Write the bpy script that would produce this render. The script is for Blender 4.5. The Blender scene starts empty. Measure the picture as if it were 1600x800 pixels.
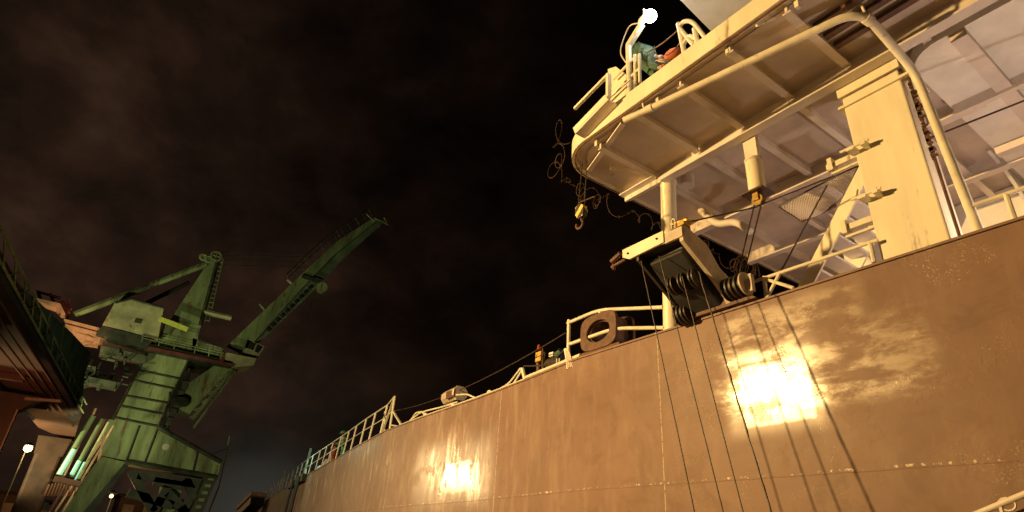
import bpy, bmesh, math, random
from mathutils import Vector as V, Matrix
random.seed(7)
S = bpy.context.scene
C = S.collection
# ---------------------------------------------------------------- camera
F, PI_, RO, YA = 927.192, 0.472203, 0.0704737, 0.590454
cy, sy, cp, sp = math.cos(YA), math.sin(YA), math.cos(PI_), math.sin(PI_)
fw = V((sy*cp, cy*cp, sp)); r0 = V((cy, -sy, 0)); u0 = r0.cross(fw)
RT = r0*math.cos(RO)+u0*math.sin(RO); UP = -r0*math.sin(RO)+u0*math.cos(RO)
EYE = V((0, 0, 1.6))
cam = bpy.data.cameras.new('camera'); co = bpy.data.objects.new('camera', cam); C.objects.link(co)
cam.sensor_width = 36; cam.lens = F/1600*36; cam.clip_end = 3000; cam.clip_start = .05
M = Matrix((RT, UP, -fw)).transposed().to_4x4(); M.translation = EYE; co.matrix_world = M
S.camera = co
# surveyed sight lines of the place: where a line of sight meets a plane of the ship / yard
def ray(x, y): return RT*((x-800)/F) - UP*((y-400)/F) + fw
def AX(x, y, c=7.0): d = ray(x, y); return EYE + d*((c-EYE.x)/d.x)
def AY(x, y, c=80.0): d = ray(x, y); return EYE + d*((c-EYE.y)/d.y)
def AZ(x, y, c=8.0): d = ray(x, y); return EYE + d*((c-EYE.z)/d.z)
# ---------------------------------------------------------------- world: night sky with sodium lit cloud
W = bpy.data.worlds.new('World'); S.world = W; W.use_nodes = True
nt = W.node_tree; nt.nodes.clear()
def N(nt, t, **k):
    n = nt.nodes.new(t)
    for a, b in k.items():
        if a in n.inputs: n.inputs[a].default_value = b
        else: setattr(n, a, b)
    return n
def ramp(nt, src, pts):
    n = nt.nodes.new('ShaderNodeValToRGB'); e = n.color_ramp.elements
    while len(e) < len(pts): e.new(.5)
    for i, (p, c) in enumerate(pts):
        e[i].position = p; e[i].color = c if len(c) == 4 else (*c, 1)
    nt.links.new(src, n.inputs[0]); return n
g = lambda v: (v, v, v, 1)
tc = N(nt, 'ShaderNodeTexCoord'); mp = N(nt, 'ShaderNodeMapping'); mp.inputs['Scale'].default_value = (1.2, 1, 1.6); mp.inputs['Rotation'].default_value = (.2, .5, .4)
nt.links.new(tc.outputs['Generated'], mp.inputs[0])
no = N(nt, 'ShaderNodeTexNoise', Scale=4.2, Detail=8.0, Roughness=.58, Distortion=.15); nt.links.new(mp.outputs[0], no.inputs[0])
cl = ramp(nt, no.outputs[0], [(.34, (.0075, .0042, .0027)), (.5, (.019, .0096, .0058)), (.66, (.040, .0195, .0110))])
dt = N(nt, 'ShaderNodeVectorMath', operation='DOT_PRODUCT'); nt.links.new(tc.outputs['Generated'], dt.inputs[0])
dt.inputs[1].default_value = V((-.30, .92, .18)).normalized()      # town glow lies down the dock, the sky darkens overhead
gl = ramp(nt, dt.outputs['Value'], [(.40, g(.07)), (.74, g(.24)), (.90, g(.75)), (.98, g(1.0))])
mu = N(nt, 'ShaderNodeMix', data_type='RGBA', blend_type='MULTIPLY'); mu.inputs[0].default_value = 1
nt.links.new(cl.outputs[0], mu.inputs[6]); nt.links.new(gl.outputs[0], mu.inputs[7])
d2 = N(nt, 'ShaderNodeVectorMath', operation='DOT_PRODUCT'); nt.links.new(tc.outputs['Generated'], d2.inputs[0])
d2.inputs[1].default_value = ray(392, 800).normalized()             # harbour lights beyond the bow
g2 = ramp(nt, d2.outputs['Value'], [(.965, g(0)), (.993, (.002, .0023, .002)), (.999, (.010, .012, .010)), (1.0, (.022, .026, .022))])
ad = N(nt, 'ShaderNodeMix', data_type='RGBA', blend_type='ADD'); ad.inputs[0].default_value = 1
nt.links.new(mu.outputs[2], ad.inputs[6]); nt.links.new(g2.outputs[0], ad.inputs[7])
bg = N(nt, 'ShaderNodeBackground', Strength=1.0); ou = N(nt, 'ShaderNodeOutputWorld')
nt.links.new(ad.outputs[2], bg.inputs[0]); nt.links.new(bg.outputs[0], ou.inputs[0])
# ---------------------------------------------------------------- yard lamps
SODIUM = (1.0, .62, .22)
def area(name, loc, target, size, power, col):
    l = bpy.data.lights.new(name, 'AREA'); l.shape = 'DISK'; l.size = size; l.energy = power; l.color = col
    o = bpy.data.objects.new(name, l); C.objects.link(o); o.location = loc
    o.rotation_euler = (V(target)-V(loc)).to_track_quat('-Z', 'Y').to_euler(); return o
def spot(name, loc, target, power, col, deg=60, rad=.2):
    l = bpy.data.lights.new(name, 'SPOT'); l.energy = power; l.color = col; l.spot_size = math.radians(deg); l.spot_blend = .5; l.shadow_soft_size = rad
    o = bpy.data.objects.new(name, l); C.objects.link(o); o.location = loc
    o.rotation_euler = (V(target)-V(loc)).to_track_quat('-Z', 'Y').to_euler(); return o
def point(name, loc, power, col, rad=.1):
    l = bpy.data.lights.new(name, 'POINT'); l.energy = power; l.color = col; l.shadow_soft_size = rad
    o = bpy.data.objects.new(name, l); C.objects.link(o); o.location = loc; return o
area('quay_flood_light', (-6.16, 12.0, 7.42), (7, 5.5, 4.5), .5, 4000, SODIUM)
area('far_flood_light', (-8.1, 46.5, 7.7), (9, 21, 1.2), .5, 300, (1, .68, .30)).data.spread = math.radians(50)
spot('crane_light', (2, 45, 2), (9, 80, 24), 9500, (1.0, .98, .50), 75, .5)
spot('crane_top_light', (-10, 62, 2), (16, 80, 36), 11000, (1.0, .98, .50), 80, .5)
spot('shed_light', (-9, 36, 1), (-4, 46, 9), 1300, (1, .50, .24), 110, .4)
S.view_settings.view_transform = 'Standard'; S.view_settings.look = 'None'; S.view_settings.exposure = 0; S.view_settings.gamma = 1
# ---------------------------------------------------------------- materials
def mat(name, base, rough=.5, var=.15, nscale=3.0, rust=0.0, rscale=1.2, metal=0.0, bump=.05, bscale=30, emit=None, estr=0, spec=.5, streak=False):
    m = bpy.data.materials.new(name); m.use_nodes = True; t = m.node_tree; b = t.nodes['Principled BSDF']
    b.inputs['Roughness'].default_value = rough; b.inputs['Metallic'].default_value = metal; b.inputs['Specular IOR Level'].default_value = spec
    ge = N(t, 'ShaderNodeNewGeometry')
    src = ge.outputs['Position']
    if streak:
        mm = N(t, 'ShaderNodeMapping'); mm.inputs['Scale'].default_value = (1, 1, .18); t.links.new(src, mm.inputs[0]); src2 = mm.outputs[0]
    else: src2 = src
    n = N(t, 'ShaderNodeTexNoise', Scale=nscale, Detail=7.0, Roughness=.6); t.links.new(src2, n.inputs[0])
    c0 = tuple(v*(1-var*1.4) for v in base); c1 = tuple(min(1, v*(1+var)) for v in base)
    r = ramp(t, n.outputs[0], [(.32, c0), (.62, c1)]); out = r.outputs[0]
    if rust:
        n2 = N(t, 'ShaderNodeTexNoise', Scale=rscale, Detail=10.0, Roughness=.72, Distortion=.3); t.links.new(src2, n2.inputs[0])
        lo = .74-.28*rust
        r2 = ramp(t, n2.outputs[0], [(lo, g(0)), (lo+.09, g(.9))])
        mx = N(t, 'ShaderNodeMix', data_type='RGBA'); t.links.new(r2.outputs[0], mx.inputs[0]); t.links.new(out, mx.inputs[6]); mx.inputs[7].default_value = (.13, .045, .02, 1); out = mx.outputs[2]
    t.links.new(out, b.inputs['Base Color'])
    if bump:
        n3 = N(t, 'ShaderNodeTexNoise', Scale=bscale, Detail=4.0); t.links.new(src, n3.inputs[0])
        bp = N(t, 'ShaderNodeBump', Strength=bump, Distance=.02); t.links.new(n3.outputs[0], bp.inputs['Height']); t.links.new(bp.outputs[0], b.inputs['Normal'])
    if emit:
        b.inputs['Emission Color'].default_value = (*emit, 1); b.inputs['Emission Strength'].default_value = estr
    return m
cream = mat('cream_paint', (.80, .73, .56), .45, .09, 2.5, .55, 2.6, streak=True)
creamp = mat('cream_pipe_paint', (.76, .70, .56), .42, .1, 4, .45, 5)
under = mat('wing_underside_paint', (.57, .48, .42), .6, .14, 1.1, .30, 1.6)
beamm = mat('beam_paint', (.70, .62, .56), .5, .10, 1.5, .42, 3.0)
white = mat('white_paint', (.80, .77, .72), .5, .08, 2, .15, 2)
deckm = mat('deck_paint', (.30, .13, .09), .7, .2, 2, .3)
rusty = mat('rusty_steel', (.10, .042, .022), .6, .35, 7, .3, 6, bump=.3)
dark = mat('greasy_dark_steel', (.035, .025, .02), .5, .3, 8, .3, 6, bump=.2)
davm = mat('davit_paint', (.50, .42, .34), .5, .15, 5, .40, 5)
wire = mat('wire_rope_steel', (.045, .03, .022), .55, .3, 20)
gold = mat('brass', (.55, .36, .12), .35, .3, 12, .3, 20, metal=.7)
railm = mat('rail_paint', (.74, .72, .60), .5, .12, 3, .30, 5)
cgreen = mat('crane_green_paint', (.235, .29, .13), .65, .45, .5, .72, 1.7, bump=.25, bscale=3, streak=True)
cgreen2 = mat('crane_house_paint', (.46, .44, .24), .6, .30, .5, .55, .6, bump=.1, bscale=4)
cdark = mat('crane_dark_steel', (.045, .05, .032), .6, .4, 1, .5, 1)
cred = mat('crane_red_primer', (.16, .04, .03), .6, .3, 1)
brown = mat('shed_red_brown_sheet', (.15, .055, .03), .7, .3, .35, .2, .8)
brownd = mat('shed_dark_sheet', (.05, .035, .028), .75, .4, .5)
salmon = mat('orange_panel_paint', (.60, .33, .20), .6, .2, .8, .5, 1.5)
teal = mat('teal_cotton', (.06, .42, .32), .85, .25, 14)
greyteal = mat('grey_green_cotton', (.055, .11, .075), .9, .3, 14)
skin = mat('skin', (.45, .26, .18), .6, .05, 10)
helm = mat('green_plastic', (.03, .38, .16), .35, .05, 5)
helmw = mat('white_plastic', (.8, .75, .65), .35, .05, 5)
orange = mat('orange_cloth', (.55, .14, .05), .8, .2, 14)
paleb = mat('pale_cloth', (.72, .68, .78), .85, .2, 9)
redp = mat('red_paint', (.28, .03, .02), .5, .2, 5)
yel = mat('yellow_paint', (.55, .38, .08), .5, .3, 8, .7, 8)
ylw2 = mat('yellow_green_paint', (.80, .85, .15), .5, .1, 3)
lampg = mat('flood_lamp_glass', (1, 1, 1), .3, 0, 1, emit=(1, .97, .9), estr=60, bump=0)
sodg = mat('sodium_lamp_glass', (1, .8, .4), .3, 0, 1, emit=(1, .70, .36), estr=2.4, bump=0)
tubeg = mat('work_light_tube', (.5, .9, .7), .3, 0, 1, emit=(.20, .62, .42), estr=.55, bump=0)
black = mat('black_rubber', (.02, .02, .02), .6, .2, 8)
ground = mat('quay_concrete', (.17, .14, .12), .85, .25, .4, .2, 1)
waterm = mat('dock_water', (.01, .014, .014), .08, .1, 1, bump=.4, bscale=1.5)
# hazard stripes
def stripes():
    m = mat('hazard_stripe_paint', (.75, .55, .14), .5, .1, 6); t = m.node_tree; b = t.nodes['Principled BSDF']
    ge = N(t, 'ShaderNodeNewGeometry'); w = N(t, 'ShaderNodeTexWave', Scale=2.6, bands_direction='DIAGONAL'); t.links.new(ge.outputs['Position'], w.inputs[0])
    r = ramp(t, w.outputs[1], [(.46, (.03, .02, .015)), (.54, (.75, .55, .14))]); t.links.new(r.outputs[0], b.inputs['Base Color']); return m
stripe = stripes()
# hull paint: patched, touched up, glossier where it was repainted
def hullmat():
    m = bpy.data.materials.new('hull_paint'); m.use_nodes = True; t = m.node_tree; b = t.nodes['Principled BSDF']; L = t.links.new
    ge = N(t, 'ShaderNodeNewGeometry'); P = ge.outputs['Position']; sx = N(t, 'ShaderNodeSeparateXYZ'); L(P, sx.inputs[0])
    def math_(op, a, bb=None, cc=None):
        n = N(t, 'ShaderNodeMath', operation=op)
        for i, v in enumerate((a, bb, cc)):
            if v is None: continue
            if isinstance(v, (int, float)): n.inputs[i].default_value = v
            else: L(v, n.inputs[i])
        return n.outputs[0]
    def rng(v, a, bb, c=0, d=1):
        n = N(t, 'ShaderNodeMapRange'); n.interpolation_type = 'SMOOTHSTEP'; L(v, n.inputs[0])
        for i, q in enumerate((a, bb, c, d)): n.inputs[i+1].default_value = q
        return n.outputs[0]
    nw = N(t, 'ShaderNodeTexNoise', Scale=2.2, Detail=6.0, Roughness=.6); L(P, nw.inputs[0])
    wob = math_('MULTIPLY', math_('SUBTRACT', nw.outputs[0], .5), .22)
    y = math_('ADD', sx.outputs[1], wob); z = math_('ADD', sx.outputs[2], math_('MULTIPLY', wob, .6))
    ysharp, zsharp = sx.outputs[1], sx.outputs[2]
    def rect(yv, zv, y0, y1, z0, z1, e):
        return math_('MULTIPLY', math_('MULTIPLY', rng(yv, y0-e, y0+e), rng(yv, y1-e, y1+e, 1, 0)), math_('MULTIPLY', rng(zv, z0-e, z0+e), rng(zv, z1-e, z1+e, 1, 0)))
    y2 = math_('ADD', ysharp, math_('MULTIPLY', wob, .16)); z2 = math_('ADD', zsharp, math_('MULTIPLY', wob, .16))
    y2 = math_('ADD', ysharp, math_('MULTIPLY', wob, .55)); z2 = math_('ADD', zsharp, math_('MULTIPLY', wob, .45))
    A = math_('MAXIMUM', rect(y2, z2, 3.72, 4.72, 3.30, 4.12, .05), math_('MULTIPLY', rect(y, z, 3.6, 4.95, 3.2, 4.3, .12), .45))         # repainted plate
    A2 = rect(y, z, 2.35, 5.1, 3.45, 4.35, .10)            # streaky glow beside the glare: glossier and painted paler
    A3 = rect(y, z, 3.0, 4.9, 4.3, 4.85, .12)
    B = math_('MAXIMUM', math_('MULTIPLY', rect(y2, z2, 12.05, 13.5, 2.85, 3.62, .12), .74), math_('MULTIPLY', rect(y, z, 11.0, 15.2, 2.5, 4.2, .4), .45))
    B2 = rect(y, z, 11.4, 14.3, 2.7, 4.35, .3)
    mh = N(t, 'ShaderNodeMapping'); mh.inputs['Scale'].default_value = (1, .8, 2.0); mh.inputs['Rotation'].default_value = (.07, 0, 0); L(P, mh.inputs[0])
    ns = N(t, 'ShaderNodeTexNoise', Scale=1.7, Detail=12.0, Roughness=.72, Distortion=.2); L(mh.outputs[0], ns.inputs[0])
    mv = N(t, 'ShaderNodeMapping'); mv.inputs['Scale'].default_value = (1, 1.7, .45); mv.inputs['Rotation'].default_value = (.12, 0, 0); L(P, mv.inputs[0])
    nv = N(t, 'ShaderNodeTexNoise', Scale=2.2, Detail=8.0, Roughness=.6, Distortion=.3); L(mv.outputs[0], nv.inputs[0])
    brush = rng(ns.outputs[0], .42, .62); brushv = math_('MULTIPLY', rng(nv.outputs[0], .46, .70), rng(ysharp, 5, 13, .25, 1))
    # roughness
    over = math_('MAXIMUM', math_('MULTIPLY', math_('MAXIMUM', A2, A3), brush), math_('MULTIPLY', B2, brushv))
    r = math_('SUBTRACT', .50, math_('MULTIPLY', over, .15))
    r = math_('SUBTRACT', r, math_('MULTIPLY', brush, .03))
    r = math_('SUBTRACT', r, math_('MAXIMUM', math_('MULTIPLY', A, .19), math_('MULTIPLY', B, .36)))
    r = math_('ADD', r, math_('MULTIPLY', math_('SUBTRACT', nw.outputs[0], .5), .10))
    r = math_('MAXIMUM', r, .13)
    L(r, b.inputs['Roughness'])
    sp_ = math_('ADD', .20, math_('ADD', math_('MULTIPLY', over, .30), math_('MAXIMUM', math_('MULTIPLY', A, .7), math_('MULTIPLY', B, .15))))
    L(sp_, b.inputs['Specular IOR Level'])
    # colour: streaks, scuffs, painted glow and sparkle, welds
    nb = N(t, 'ShaderNodeTexNoise', Scale=.55, Detail=8.0, Roughness=.65); L(P, nb.inputs[0])
    c = ramp(t, nb.outputs[0], [(.3, (.18, .110, .085)), (.7, (.262, .166, .128))]).outputs[0]
    def mixc(f, col, amount=1.0):
        nonlocal c
        mx = N(t, 'ShaderNodeMix', data_type='RGBA'); L(math_('MULTIPLY', f, amount) if amount != 1 else f, mx.inputs[0]); L(c, mx.inputs[6]); mx.inputs[7].default_value = (*col, 1); c = mx.outputs[2]
    nm = N(t, 'ShaderNodeTexNoise', Scale=1.4, Detail=10.0, Roughness=.7, Distortion=.8); L(P, nm.inputs[0])
    mixc(rng(nm.outputs[0], .50, .62), (.13, .075, .05), .30)
    mixc(brushv, (.50, .41, .33), .28)
    mixc(over, (.50, .40, .28), .35)  # pale tint paints the glow around both glare spots
    # runs of pale salt below the rail, forward
    nr = N(t, 'ShaderNodeTexNoise', Scale=1.0, Detail=5.0, Roughness=.6); mr = N(t, 'ShaderNodeMapping'); mr.inputs['Scale'].default_value = (1, 3.2, .8); mr.inputs['Rotation'].default_value = (.3, 0, 0); L(P, mr.inputs[0]); L(mr.outputs[0], nr.inputs[0])
    runs = math_('MULTIPLY', rng(nr.outputs[0], .57, .66), math_('MULTIPLY', rng(ysharp, 13, 17), rng(zsharp, 2.6, 3.8)))
    mixc(runs, (.68, .6, .46), .55)
    # rust specks
    nk = N(t, 'ShaderNodeTexNoise', Scale=16.0, Detail=4.0, Roughness=.6); L(P, nk.inputs[0])
    mixc(math_('MULTIPLY', rng(nk.outputs[0], .70, .74), rng(nb.outputs[0], .5, .6)), (.12, .04, .015), .7)
    ng = N(t, 'ShaderNodeTexNoise', Scale=45.0, Detail=3.0, Roughness=.7); L(P, ng.inputs[0])
    patch = N(t, 'ShaderNodeTexNoise', Scale=.95, Detail=5.0, Roughness=.7, Distortion=.6); L(P, patch.inputs[0])
    spk = math_('MULTIPLY', math_('MULTIPLY', rng(patch.outputs[0], .54, .66), rng(ng.outputs[0], .55, .64)), rng(ysharp, 7, 4))
    mixc(spk, (.62, .52, .36), .75)  # sparkle of lit gritty patches, painted as pale specks
    # weld seams
    def line(v, at, w): return math_('SUBTRACT', 1, rng(math_('ABSOLUTE', math_('SUBTRACT', v, at)), w*.4, w))
    seam = math_('MAXIMUM', line(ysharp, 6.12, .012), line(ysharp, 10.95, .016))
    seam = math_('MAXIMUM', seam, line(ysharp, 17.2, .02)); hs = line(math_('ADD', zsharp, math_('MULTIPLY', wob, .10)), 2.69, .007)
    broken = rng(nk.outputs[0], .40, .5)
    mixc(math_('MULTIPLY', seam, broken), (.62, .52, .38), .6)
    mixc(math_('MULTIPLY', hs, broken), (.13, .08, .055), .5)
    mixc(math_('MULTIPLY', line(math_('ADD', zsharp, math_('MULTIPLY', wob, .14)), 2.715, .02), rng(nk.outputs[0], .56, .64)), (.75, .66, .5), .8)
    L(c, b.inputs['Base Color'])
    # bump: plate wobble + orange peel + gritty patches
    n1 = N(t, 'ShaderNodeTexNoise', Scale=.9, Detail=2.0); L(P, n1.inputs[0])
    n2 = N(t, 'ShaderNodeTexNoise', Scale=85.0, Detail=2.0); L(P, n2.inputs[0])
    grit = rng(nw.outputs[0], .54, .62)
    h = math_('ADD', math_('MULTIPLY', n1.outputs[0], .25), math_('MULTIPLY', math_('MULTIPLY', n2.outputs[0], math_('ADD', .12, math_('MULTIPLY', grit, 1.0))), .05))
    h = math_('ADD', h, math_('MULTIPLY', math_('MAXIMUM', seam, hs), .05))
    bp = N(t, 'ShaderNodeBump', Strength=.35, Distance=.12); L(h, bp.inputs['Height']); L(bp.outputs[0], b.inputs['Normal'])
    return m
hullm = hullmat()
# ---------------------------------------------------------------- object helpers
WP = {}
def wp(o): return WP.get(o.name, V((0, 0, 0)))
def thing(name, label, cat, base, group=None):
    o = bpy.data.objects.new(name, None); C.objects.link(o); o.location = base; o.empty_display_size = .2
    WP[o.name] = V(base); o['label'] = label; o['category'] = cat
    if group: o['group'] = group
    return o
def obj(name, bm, m, parent=None, label=None, cat=None, group=None, kind=None, smooth=False, bevel=0):
    bmesh.ops.recalc_face_normals(bm, faces=bm.faces)
    if parent is not None: off = wp(parent)
    elif kind == 'structure': off = V((0, 0, 0))
    else:
        xs = [v.co for v in bm.verts]; off = V((sum(v.x for v in xs)/len(xs), sum(v.y for v in xs)/len(xs), min(v.z for v in xs)))
    for v in bm.verts: v.co -= off
    me = bpy.data.meshes.new(name); bm.to_mesh(me); bm.free(); me.materials.append(m)
    if smooth:
        for p in me.polygons: p.use_smooth = True
        try: me.set_sharp_from_angle(angle=math.radians(40))
        except Exception: pass
    o = bpy.data.objects.new(name, me); C.objects.link(o); WP[o.name] = off
    if parent is not None: o.parent = parent
    else: o.location = off
    if bevel:
        b = o.modifiers.new('b', 'BEVEL'); b.width = bevel; b.segments = 2; b.limit_method = 'ANGLE'
    for k, v in (('label', label), ('category', cat), ('group', group), ('kind', kind)):
        if v: o[k] = v
    return o
def B(): return bmesh.new()
def box(bm, a, b):
    x0, y0, z0 = (min(a[i], b[i]) for i in range(3)); x1, y1, z1 = (max(a[i], b[i]) for i in range(3))
    vs = [bm.verts.new(p) for p in ((x0,y0,z0),(x1,y0,z0),(x1,y1,z0),(x0,y1,z0),(x0,y0,z1),(x1,y0,z1),(x1,y1,z1),(x0,y1,z1))]
    for f in ((0,3,2,1),(4,5,6,7),(0,1,5,4),(1,2,6,5),(2,3,7,6),(3,0,4,7)): bm.faces.new([vs[i] for i in f])
    return bm
def prism(bm, pts, ext):
    ext = V(ext); a = [bm.verts.new(p) for p in pts]; b = [bm.verts.new(V(p)+ext) for p in pts]; n = len(a)
    bm.faces.new(a); bm.faces.new(b[::-1])
    for i in range(n): bm.faces.new((a[i], b[i], b[(i+1) % n], a[(i+1) % n]))
    return bm
def beam(bm, p, q, w, h, up=(0, 0, 1)):
    p, q = V(p), V(q); d = (q-p).normalized(); s = d.cross(V(up)).normalized(); u = s.cross(d)
    prism(bm, [p+s*w/2*i+u*h/2*j for i, j in ((-1,-1),(1,-1),(1,1),(-1,1))], q-p); return bm
def tube(bm, pts, r, n=10, closed=False, caps=True):
    pts = [V(p) for p in pts]; rs = r if isinstance(r, (list, tuple)) else [r]*len(pts)
    rings = []; prev = None
    for i, p in enumerate(pts):
        if closed: d = (pts[(i+1) % len(pts)]-pts[i-1])
        else: d = pts[min(i+1, len(pts)-1)]-pts[max(i-1, 0)]
        d.normalize()
        if prev is None:
            a = V((0, 0, 1)) if abs(d.z) < .9 else V((1, 0, 0)); s = d.cross(a).normalized()
        else: s = (prev-d*prev.dot(d)).normalized()
        prev = s; u = d.cross(s)
        rings.append([bm.verts.new(p+(s*math.cos(2*math.pi*k/n)+u*math.sin(2*math.pi*k/n))*rs[i]) for k in range(n)])
    m = len(rings)
    for i in range(m if closed else m-1):
        a, b = rings[i], rings[(i+1) % m]
        for k in range(n): bm.faces.new((a[k], a[(k+1) % n], b[(k+1) % n], b[k]))
    if caps and not closed: bm.faces.new(rings[0][::-1]); bm.faces.new(rings[-1])
    return bm
def smoothpath(pts, rad=.2, n=5):
    pts = [V(p) for p in pts]; out = [pts[0]]
    for i in range(1, len(pts)-1):
        a, b, c = pts[i-1], pts[i], pts[i+1]; l1 = min(rad, (a-b).length*.45); l2 = min(rad, (c-b).length*.45)
        p, q = b+(a-b).normalized()*l1, b+(c-b).normalized()*l2
        for k in range(n+1):
            s = k/n; out.append(p*(1-s)**2+b*2*s*(1-s)+q*s*s)
    out.append(pts[-1]); return out
def sag(p, q, s, n=16):
    p, q = V(p), V(q); return [p.lerp(q, k/n)-V((0, 0, 4*s*(k/n)*(1-k/n))) for k in range(n+1)]
def disc(bm, c, axis, r, t, n=24, hub=0):
    axis = V(axis).normalized(); tube(bm, [V(c)-axis*t/2, V(c)+axis*t/2], r, n); return bm
def wave(bm, c, axis, prof, n=24):          # lathe: prof = [(along, radius)]
    axis = V(axis).normalized(); tube(bm, [V(c)+axis*a for a, r in prof], [r for a, r in prof], n); return bm
def ball(bm, c, r, sc=(1, 1, 1), seg=14):
    m = Matrix.Translation(V(c)) @ Matrix.Diagonal((*sc, 1)); bmesh.ops.create_uvsphere(bm, u_segments=seg, v_segments=seg//2+2, radius=r, matrix=m); return bm
# ---------------------------------------------------------------- ground, water
obj('quay_ground', box(B(), (-400, -300, -.6), (5.2, 700, 0)), ground, kind='structure')
obj('dock_water', box(B(), (5.2, -300, -3), (900, 700, -2.5)), waterm, kind='structure')
# ================================================================= SHIP
TOP = 4.96
edge = [(7, -14, TOP), (7, 8, TOP), (7.2, 9.8, TOP), (7.42, 11.65, TOP), (7.62, 15.3, TOP)]
for x, y, z in ((600, 670, 4.95), (565, 695, 4.95), (525, 717, 4.88), (497, 733, 4.8), (470, 748, 4.7), (440, 766, 4.55), (400, 792, 4.3)): edge.append(tuple(AZ(x, y, z)))
edge = [V(e) for e in edge]
# keep the plan smooth
for _ in range(1):
    edge = [edge[0], edge[1]]+[(edge[i-1]+edge[i]*2+edge[i+1])/4 for i in range(2, len(edge)-1)]+[edge[-1]]
ship = thing('ship', 'large grey brown cargo ship towering over the quay, cream bridge wing above its side', 'ship', (12, 10, 0))
bm = B()
zs = [-4, 0, 2, 3.4, None]; cols = []
ed = []
for i in range(len(edge)-1):
    k = 6 if i else 12
    for j in range(k): ed.append(edge[i].lerp(edge[i+1], j/k))
ed.append(edge[-1])
for e in ed:
    col = []
    for z in zs: col.append(bm.verts.new((e.x, e.y, e.z if z is None else min(z, e.z-.3))))
    for dx, z in ((.10, e.z), (.10, 4.15 if e.z > 4.6 else e.z-.5), (16, 4.15 if e.z > 4.6 else e.z-.5)): col.append(bm.verts.new((e.x+dx, e.y, z)))
    cols.append(col)
for a, b in zip(cols, cols[1:]):
    for k in range(len(a)-1): bm.faces.new((a[k], a[k+1], b[k+1], b[k]))
hull = obj('hull', bm, hullm, ship, smooth=True)
bm = B()   # bulwark top flat and deck plating slightly proud
for a, b in zip(ed, ed[1:]):
    beam(bm, a+V((.05, 0, .012)), b+V((.05, 0, .012)), .15, .03)
obj('rail_cap', bm, hullm, hull)
bm = B()
box(bm, (7.14, -14, 4.16), (24, 8, 4.19)); box(bm, (8.0, 8, 4.16), (24, 19, 4.19)); obj('deck', bm, deckm, ship)
# bridge wing ------------------------------------------------
WX, WF, WZ = 5.36, 6.85, 8.0      # outboard edge, forward edge, underside
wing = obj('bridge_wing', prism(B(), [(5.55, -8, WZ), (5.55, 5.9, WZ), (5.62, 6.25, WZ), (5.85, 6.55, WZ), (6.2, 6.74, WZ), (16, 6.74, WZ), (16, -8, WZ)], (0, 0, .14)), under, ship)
def rounded(x0, y1, r, n=9):
    out = [V((x0, -8, 0)), V((x0, y1-r, 0))]
    for k in range(1, n): a = math.pi-(math.pi/2)*k/n; out.append(V((x0+r+r*math.cos(a), y1-r+r*math.sin(a), 0)))
    out += [V((x0+r, y1, 0)), V((20, y1, 0))]; return out
oc = rounded(WX, WF, .75); ic = rounded(WX+.10, WF-.10, .65)
bm = B()
z0, z1 = WZ-.02, WZ+.30
for i in range(len(oc)-1):
    q = []
    for p in (oc[i], oc[i+1]): q.append((bm.verts.new((p.x, p.y, z0)), bm.verts.new((p.x, p.y, z1))))
    w = []
    for p in (ic[i], ic[i+1]): w.append((bm.verts.new((p.x, p.y, z0)), bm.verts.new((p.x, p.y, z1))))
    bm.faces.new((q[0][0], q[1][0], q[1][1], q[0][1])); bm.faces.new((w[0][0], w[0][1], w[1][1], w[1][0]))
    bm.faces.new((q[0][0], w[0][0], w[1][0], q[1][0])); bm.faces.new((q[0][1], q[1][1], w[1][1], w[0][1]))
bmesh.ops.remove_doubles(bm, verts=bm.verts, dist=.0005)
obj('edge_band', bm, cream, wing, smooth=True)
obj('band_rust_line', tube(B(), [V((p.x+.05, p.y-.03, z0-.006)) for p in oc], .014, 5), rusty, wing)
# the plate between band and underside
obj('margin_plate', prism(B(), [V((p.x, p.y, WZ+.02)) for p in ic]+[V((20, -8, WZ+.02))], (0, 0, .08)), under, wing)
# transverse stiffeners (flat bars) and the fore-and-aft girder over the pillars
for k, y in enumerate((5.94, 4.97, 4.13, 3.29, 2.46)):
    bm = B(); x0 = 5.50 if k else 5.62
    beam(bm, (x0, y, WZ-.06), (6.93, y, WZ-.06), .035, .13); beam(bm, (x0, y, WZ-.125), (6.93, y, WZ-.125), .11, .022)
    obj('stiffener', bm, beamm, wing)
for y in (5.94, 4.97, 4.13, 3.29, 2.46, 1.6):
    bm = B(); beam(bm, (7.07, y, WZ-.07), (11.9, y, WZ-.07), .035, .15); beam(bm, (7.07, y, WZ-.15), (11.9, y, WZ-.15), .10, .022)
    obj('stiffener', bm, beamm, wing)
bm = B(); beam(bm, (7, -8, WZ-.11), (7, 6.72, WZ-.11), .04, .26, (0, 0, 1)); beam(bm, (7, -8, WZ-.25), (7, 5.8, WZ-.25), .17, .028)
obj('girder', bm, beamm, wing)
bm = B()
for x in (8.9, 10.8): beam(bm, (x, 1.6, WZ-.12), (x, 6.72, WZ-.12), .04, .24); beam(bm, (x, 1.6, WZ-.25), (x, 6.72, WZ-.25), .15, .028)
obj('girder', bm, beamm, wing)
# edge stiffener along the wing, small brackets
bm = B(); beam(bm, (5.52, 5.3, 7.95), (5.98, 6.62, 7.95), .09, .03); beam(bm, (6.2, 6.3, 7.96), (6.9, 6.0, 7.96), .03, .12)
obj('corner_stiffener', bm, beamm, wing)
bm = B(); beam(bm, (7.0, 5.93, 7.86), (7.0, 6.74, 7.86), .30, .02)
obj('corner_plate', bm, white, wing)
for y in (5.9, 4.55, 3.3, 2.3): obj('pipe_bracket', box(B(), (5.50, y, 7.86), (5.56, y+.05, 7.99)), cream, wing)
bm = B(); wave(bm, (7.45, 5.62, 7.78), (0.1, 0, 1), [(-.02, .12), (.2, .12)], 16); obj('drain_socket', bm, beamm, wing, smooth=True)
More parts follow.
